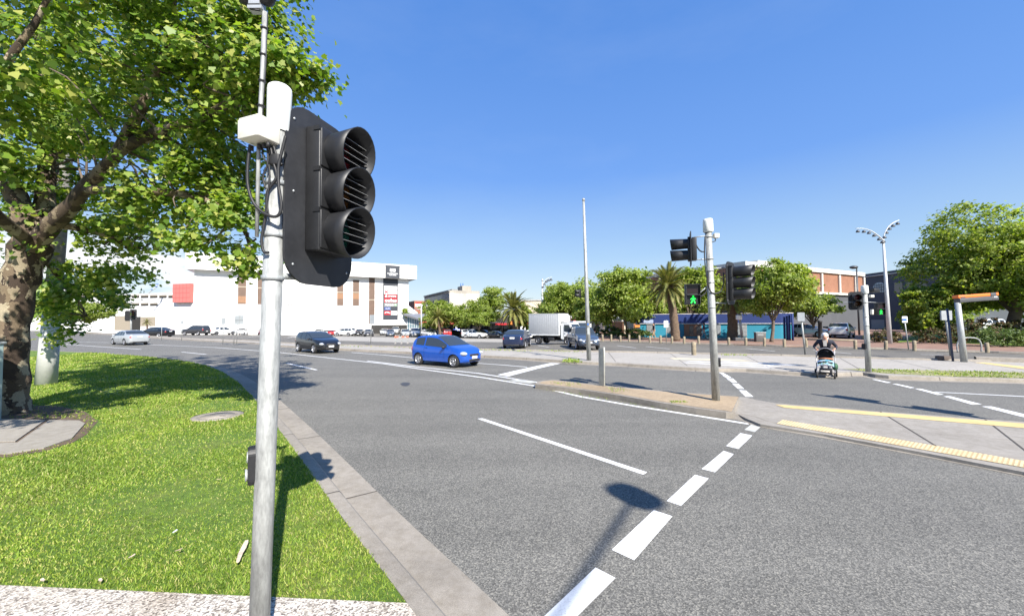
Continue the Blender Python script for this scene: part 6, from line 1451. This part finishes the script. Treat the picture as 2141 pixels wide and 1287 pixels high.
# --- hedges and shrubs
def shrub(name, px, Y, rx, rz, label, mat, n, size, z=.14, per=60, depth=None, cat='shrub', seed=1):
    global rng
    rng = np.random.default_rng(seed); b = D(px, 700, Y); b.z = z; o = thing(name, label, cat, b)
    d = depth or rx*.6; pos, nr = clumps([((b.x, b.y, z+rz*.55), (rx, d, rz*.55), n)], per, .14, .4); pos[:, 2] = np.maximum(pos[:, 2], z+.02)
    q = MB(); q.tube([(b.x-rx*.3, b.y, z), (b.x-rx*.25, b.y, z+rz*.5)], .03, 6); q.tube([(b.x+rx*.2, b.y, z), (b.x+rx*.25, b.y, z+rz*.5)], .03, 6); q.tube([(b.x-rx*.3, b.y, z+.02), (b.x+rx*.2, b.y, z+.02)], .03, 6)
    q.build('stem', [m_bark2], o, True)
    leaves('foliage', pos, nr, size, DIAM, [mat], o); return o
shrub('hedge', 2085, 34, 4.6, 1.9, 'dark reddish hedge behind the bus stop post', m_lfh, 120, .16, depth=1.1, cat='hedge', seed=41)
shrub('shrub', 2085, 30, 2.1, 1.2, 'low rounded green shrub before the reddish hedge', m_lfs, 50, .13, seed=42)
shrub('shrub', 2160, 30, 1.8, 1.3, 'low green shrub at the right edge before the reddish hedge', m_lfs, 40, .13, seed=43)
shrub('shrub', 1965, 34, 2.4, 1.2, 'dark low shrub behind the folded grey sign post', m_lfh, 46, .14, seed=44)
shrub('shrub', 1850, 36, 1.6, 1.0, 'dark shrub at the foot of the curved street lamp', m_lfh, 34, .14, seed=45)
shrub('shrub', 1320, 47, 2.6, .9, 'low planting bed behind the bollards left of the teal building', m_lfs, 50, .16, seed=46)
shrub('shrub', 1272, 52, 1.8, 1.3, 'dark shrub before the small white shop', m_lfs, 34, .18, z=.1, seed=47)
shrub('shrub', 1478, 46, 1.6, .8, 'dark low shrub by the teal building doors', m_lfs, 26, .15, seed=48)
# ------------------------------------------------------------------ people
m_skin = M('skin', (.52, .3, .2), .55, var=.06); m_jack = M('navy_jacket', (.018, .02, .034), .8, var=.2, vs=8); m_trou = M('grey_trousers', (.12, .14, .17), .8, var=.2, vs=8); m_hair = M('grey_hair', (.55, .54, .53), .7, var=.2, vs=14); m_shoe = M('dark_shoe', (.03, .028, .028), .6); m_eye = M('eye', (.02, .015, .012), .2, var=0); m_lip = M('lip', (.36, .13, .11), .5, var=0)
m_scarf = M('pale_scarf', (.6, .56, .5), .8, var=.2, vs=10)
def skin_body(name, joints, edges, zone, mats, parent, hands=None):
    # joints: name -> (position, radius); zone: joint -> material index
    J = dict(joints); E = list(edges); Z = dict(zone)
    for sd_, (wr, dirn, palm, curl) in (hands or {}).items():
        w0 = V(J[wr][0]); d = V(dirn).normalized(); pn = V(palm).normalized(); ac = d.cross(pn)
        kn = 'palm'+sd_; J[kn] = (w0+d*.05, .028); E.append((wr, kn)); Z[kn] = 2
        for i, (off, ln) in enumerate(((-.030, .075), (-.010, .086), (.011, .08), (.030, .064))):
            a = w0+d*.085+ac*off; b = a+(d*(1-curl)+pn*curl*.6).normalized()*ln*.5; c = b+(d*(1-curl*1.9)+pn*curl*1.4).normalized()*ln*.5
            for nm, q, r_ in (('a', a, .0115), ('b', b, .0095), ('c', c, .008)): J['f%s%d%s' % (sd_, i, nm)] = (q, r_); Z['f%s%d%s' % (sd_, i, nm)] = 2
            E += [(kn, 'f%s%da' % (sd_, i)), ('f%s%da' % (sd_, i), 'f%s%db' % (sd_, i)), ('f%s%db' % (sd_, i), 'f%s%dc' % (sd_, i))]
        t0 = w0+d*.045-ac*.038+pn*.012; t1 = t0+(d*.6-ac*.5+pn*.6).normalized()*.04
        J['t%sa' % sd_] = (t0, .012); J['t%sb' % sd_] = (t1, .0095); Z['t%sa' % sd_] = Z['t%sb' % sd_] = 2; E += [(kn, 't%sa' % sd_), ('t%sa' % sd_, 't%sb' % sd_)]
    names = list(J); idx = {n_: i for i, n_ in enumerate(names)}
    me = bpy.data.meshes.new(name); me.from_pydata([tuple(J[n_][0]) for n_ in names], [(idx[a], idx[b]) for a, b in E], [])
    o = bpy.data.objects.new(name, me); col.objects.link(o); o.modifiers.new('s', 'SKIN'); sv = me.skin_vertices[0].data
    for i, n_ in enumerate(names):
        r_ = J[n_][1]; sv[i].radius = r_ if hasattr(r_, '__len__') else (r_, r_); sv[i].use_root = (n_ == 'pelvis')
    sm = o.modifiers.new('d', 'SUBSURF'); sm.levels = 2; sm.render_levels = 2
    dg = bpy.context.evaluated_depsgraph_get(); dg.update(); m2 = bpy.data.meshes.new_from_object(o.evaluated_get(dg)); o.modifiers.clear(); o.data = m2; m2.name = name
    m2.materials.clear()
    for m in mats: m2.materials.append(m)
    P_ = np.array([J[n_][0][:] if not isinstance(J[n_][0], tuple) else J[n_][0] for n_ in names])
    segs = [(V(J[a][0]), V(J[b][0]), a, b) for a, b in E]
    for p in m2.polygons:
        c = p.center; best = None
        for a, b, na, nb in segs:
            t = max(0, min(1, (c-a).dot(b-a)/max(1e-9, (b-a).length_squared))); dd_ = (c-(a+(b-a)*t)).length
            if best is None or dd_ < best[0]: best = (dd_, na if t < .5 else nb)
        p.material_index = Z.get(best[1], 0); p.use_smooth = True
    o.parent = parent; return o
q = P(1727, 789, 0.); d = V((q.x, q.y, 0)).normalized(); base = q + V((d.x*.75, d.y*.75, 0))
ang = math.atan2(d.x, -d.y)      # local +y looks back to the viewpoint
ps = thing('person', 'grey haired person in a dark jacket leaning forward over a stroller they push', 'person', (base.x, base.y, 0), (0, 0, math.atan2(d.y, d.x)+R(90)), None, 1.06)
J = {'pelvis': ((0, -.12, .86), (.15, .115)), 'waist': ((0, -.08, .98), (.15, .11)), 'chest': ((0, .03, 1.16), (.185, .125)), 'upchest': ((0, .1, 1.28), (.16, .1)), 'neck': ((0, .16, 1.36), (.06, .06)), 'jaw': ((0, .225, 1.41), (.068, .075)), 'head': ((0, .225, 1.49), (.085, .1)), 'crown': ((0, .2, 1.555), (.06, .075))}
E = [('pelvis', 'waist'), ('waist', 'chest'), ('chest', 'upchest'), ('upchest', 'neck'), ('neck', 'jaw'), ('jaw', 'head'), ('head', 'crown')]
Z = {'jaw': 2, 'head': 2, 'crown': 2, 'neck': 2, 'pelvis': 1}
J['nose'] = ((0, .335, 1.46), .014); E.append(('head', 'nose')); Z['nose'] = 2
for s, n_ in ((-1, 'l'), (1, 'r')):
    J.update({'sh'+n_: ((s*.2, .08, 1.3), .075), 'el'+n_: ((s*.34, .0, 1.1), .052), 'fo'+n_: ((s*.31, .17, 1.05), .042), 'wr'+n_: ((s*.26, .3, 1.02), .03)})
    E += [('upchest', 'sh'+n_), ('sh'+n_, 'el'+n_), ('el'+n_, 'fo'+n_), ('fo'+n_, 'wr'+n_)]; Z['wr'+n_] = 2
    ph = .16 if s < 0 else -.2
    J.update({'hip'+n_: ((s*.1, -.12, .8), .1), 'kn'+n_: ((s*.11, -.06+ph*.6, .47), .068), 'an'+n_: ((s*.11, -.12+ph*1.3, .1), .045), 'to'+n_: ((s*.12, .05+ph*1.3, .045), .038)})
    E += [('pelvis', 'hip'+n_), ('hip'+n_, 'kn'+n_), ('kn'+n_, 'an'+n_), ('an'+n_, 'to'+n_)]; Z.update({'hip'+n_: 1, 'kn'+n_: 1, 'an'+n_: 1, 'to'+n_: 3})
skin_body('body', J, E, Z, [m_jack, m_trou, m_skin, m_shoe], ps, {'l': ('wrl', (.35, .9, -.15), (0, -.3, -1), .5), 'r': ('wrr', (-.35, .9, -.15), (0, -.3, -1), .5)})
mb = MB(); mb.ell((0, .165, 1.53), (.112, .112, .108), 0, None, 16, 10); mb.ell((0, .12, 1.45), (.115, .085, .13), 0, None, 14, 8); mb.build('hair', [m_hair], ps)
for s in (-1, 1):
    mb = MB(); mb.ell((s*.034, .318, 1.492), (.014, .01, .009), 0, None, 8, 6); mb.build('eye', [m_eye], ps)
    mb = MB(); mb.ell((s*.094, .215, 1.47), (.014, .026, .034), 0, None, 8, 6); mb.build('ear', [m_skin], ps)
mb = MB(); mb.ell((0, .302, 1.415), (.028, .012, .008), 0, None, 8, 6); mb.build('mouth', [m_lip], ps)
mb = MB(); mb.prism([(-.05, 0), (.05, 0), (.06, .24), (-.06, .24)], 0, .012, 0, Matrix.Translation((0, .2, 1.12)) @ Matrix.Rotation(R(78), 4, 'X')); mb.build('scarf', [m_scarf], ps)

# stroller in front of the person (same local frame)
sr = thing('stroller', 'dark stroller with pale canopy and colourful blanket crossing the road', 'stroller', (base.x, base.y, 0), (0, 0, math.atan2(d.y, d.x)+R(90)), None, 1.06)
m_fr = M('stroller_frame', (.2, .2, .22), .35, .7, var=.05); m_can = M('canopy_fabric', (.22, .22, .25), .8, var=.1); m_cin = M('dark_fabric', (.022, .022, .026), .9, var=.2)
mb = MB(); vs = []; nu, nv = 14, 8
for i in range(nu+1):
    a = math.pi*i/nu
    for j in range(nv+1):
        b = R(-8+98*j/nv); vs.append((-.27*math.cos(a)*math.cos(b*.5), .62+.02-.36*math.sin(b)*(.45+.55*math.sin(a)), .78+.30*math.sin(a)*math.cos(b*.55)))
fs = [(i*(nv+1)+j, (i+1)*(nv+1)+j, (i+1)*(nv+1)+j+1, i*(nv+1)+j+1) for i in range(nu) for j in range(nv)]
mb.add(vs, fs, 0, True); mb.tube([vs[i*(nv+1)] for i in range(nu+1)], .016, 6, 1); mb.build('canopy', [m_cin, m_can], sr)
mb = MB(); vs2 = [(x*1.03, y-.012, .78+(z-.78)*1.03) for x, y, z in vs]; mb.add(vs2, fs, 0, True); mb.build('canopy_cover', [m_can], sr)
mb = MB(); mb.box((0, .62, .55), (.42, .5, .07), 0, None, .03); mb.box((0, .42, .72), (.42, .07, .42), 0, Matrix.Translation((0, -.06, 0)), .03); mb.build('seat', [m_cin], sr)
mb = MB(); mb.tube([(-.22, .82, .7), (0, .9, .72), (.22, .82, .7)], .022, 8); mb.build('bumper_bar', [M('orange_bar', (.55, .22, .1), .6)], sr)
mb = MB(); nx, ny = 10, 8; vs = []
for i in range(nx+1):
    for j in range(ny+1):
        x = -.24+.48*i/nx; t_ = j/ny; vs.append((x, .66+.26*t_+.015*math.sin(i*2.1+j), .66-.16*t_*t_-.08*(abs(x)/.24)**2+.012*math.sin(i*1.7+j*2.3)))
def blanket_mat():
    m, t, p = nt('patchwork_blanket'); v = N(t, 'ShaderNodeTexVoronoi', i_Scale=14); t.links.new(objco(t), v.inputs['Vector']); s_ = N(t, 'ShaderNodeSeparateColor'); t.links.new(v.outputs['Color'], s_.inputs[0])
    c = ramp(t, s_.outputs[0], [(0, (.03, .18, .5)), (.3, (.38, .44, .5)), (.55, (.05, .3, .4)), (.7, (.42, .44, .46)), (.9, (.06, .2, .1))]); t.links.new(c, p.inputs['Base Color']); p.inputs['Roughness'].default_value = .9; return m
mb.add(vs, [(i*(ny+1)+j, (i+1)*(ny+1)+j, (i+1)*(ny+1)+j+1, i*(ny+1)+j+1) for i in range(nx) for j in range(ny)], 0, True); mb.build('blanket', [blanket_mat()], sr)
mb = MB(); mb.ell((-.27, .72, .42), (.09, .14, .14), 0, None, 10, 8); mb.build('green_bag', [M('green_bag', (.03, .09, .045), .7, var=.3, vs=12)], sr)
mb = MB(); mb.box((0, .88, .46), (.36, .14, .03), 0, None, .01); mb.build('footrest', [M('plum_fabric', (.13, .11, .15), .7)], sr)
mb = MB(); mb.box((0, .62, .24), (.38, .6, .14), 0, None, .03); bk2 = mb.build('basket', [m_cin], sr)
mb = MB(); mb.box((.02, .93, .25), (.26, .03, .06), 0, None, .01); mb.build('basket_trim', [m_scarf], sr)
for s in (-1, 1):
    mb = MB(); mb.tube(smooth_path([(s*.27, .36, 1.02), (s*.27, .45, .85), (s*.27, .62, .5), (s*.26, .9, .2)], 4), .014, 8); mb.tube(smooth_path([(s*.27, .58, .6), (s*.27, .42, .35), (s*.29, .3, .14)], 4), .014, 8); mb.build('side_frame', [m_fr], sr)
    for yy, rr in ((.3, .135), (.92, .1)):
        X = Matrix.Translation((s*(.31 if yy < .5 else .25), yy, rr)) @ Matrix.Rotation(R(90), 4, 'Y'); mb = MB()
        mb.lathe([(rr*.6, -.025), (rr*.93, -.028), (rr, -.015), (rr, .015), (rr*.93, .028), (rr*.6, .025)], 20, 0, X); wo = mb.build('wheel', [m_tyre], sr)
        mb = MB(); mb.lathe([(rr*.6, -.02), (rr*.5, -.012), (0, -.02)], 16, 0, X); mb.lathe([(rr*.6, .02), (rr*.5, .012), (0, .02)], 16, 0, X); o = mb.build('hub', [m_galvd], None); o.parent = wo
mb = MB(); mb.tube([(-.27, .36, 1.02), (-.24, .37, 1.03), (.24, .37, 1.03), (.27, .36, 1.02)], .015, 8); mb.build('handle', [m_rub], sr)
mb = MB(); mb.tube([(-.3, .3, .135), (.3, .3, .135)], .012, 8); mb.build('axle', [m_fr], sr); mb = MB(); mb.tube([(-.25, .92, .1), (.25, .92, .1)], .012, 8); mb.build('axle', [m_fr], sr)
# two small figures on the brick pavement
def walker(px, Y, z, ang, label, top, bottom, k=1.):
    b = D(px, 700, Y); o = thing('person', label, 'person', (b.x, b.y, z), (0, 0, R(ang)), None, k)
    J = {'pelvis': ((0, 0, .92), (.145, .11)), 'waist': ((0, .0, 1.05), (.13, .1)), 'chest': ((0, .0, 1.25), (.17, .115)), 'upchest': ((0, .0, 1.4), (.14, .09)), 'neck': ((0, .01, 1.49), (.05, .05)), 'jaw': ((0, .035, 1.55), (.062, .07)), 'head': ((0, .03, 1.64), (.08, .095)), 'crown': ((0, .01, 1.7), (.05, .06)), 'nose': ((0, .135, 1.6), .012)}
    E = [('pelvis', 'waist'), ('waist', 'chest'), ('chest', 'upchest'), ('upchest', 'neck'), ('neck', 'jaw'), ('jaw', 'head'), ('head', 'crown'), ('head', 'nose')]; Z = {'jaw': 2, 'head': 2, 'crown': 2, 'neck': 2, 'pelvis': 1, 'nose': 2}
    for s, n_ in ((-1, 'l'), (1, 'r')):
        ph = s*.17; J.update({'sh'+n_: ((s*.19, 0, 1.4), .065), 'el'+n_: ((s*.24, -ph*.4, 1.13), .047), 'wr'+n_: ((s*.23, ph*.7+.06, .92), .03), 'hip'+n_: ((s*.09, 0, .87), .095), 'kn'+n_: ((s*.1, -ph*.6+.03, .5), .064), 'an'+n_: ((s*.1, -ph*1.5, .09), .043), 'to'+n_: ((s*.11, .15-ph*1.5, .04), .036)})
        E += [('upchest', 'sh'+n_), ('sh'+n_, 'el'+n_), ('el'+n_, 'wr'+n_), ('pelvis', 'hip'+n_), ('hip'+n_, 'kn'+n_), ('kn'+n_, 'an'+n_), ('an'+n_, 'to'+n_)]; Z.update({'wr'+n_: 2, 'el'+n_: 0, 'hip'+n_: 1, 'kn'+n_: 1, 'an'+n_: 1, 'to'+n_: 3})
    skin_body('body', J, E, Z, [top, bottom, m_skin, m_shoe], o, {'l': ('wrl', (0, .15, -1), (.9, .1, 0), .3), 'r': ('wrr', (0, .15, -1), (-.9, .1, 0), .3)})
    mb = MB(); mb.ell((0, -.012, 1.67), (.098, .105, .095), 0, None, 12, 8); mb.build('hair', [m_trim], o); return o
walker(1367, 45.5, .14, 95, 'distant person in dark top walking by the teal building shutters', m_jack, M('tan_trousers', (.35, .24, .15), .8))
walker(1472, 45, .14, 60, 'distant person in striped dark top walking by the teal building doors', M('plum_top', (.12, .05, .07), .8), M('pale_trousers', (.4, .36, .34), .8))
walker(1437*0+1047, 84, -1.3, 90, 'distant person in a pale top standing among the parked cars by the palm', M('pale_top', (.55, .55, .56), .8), m_trou)
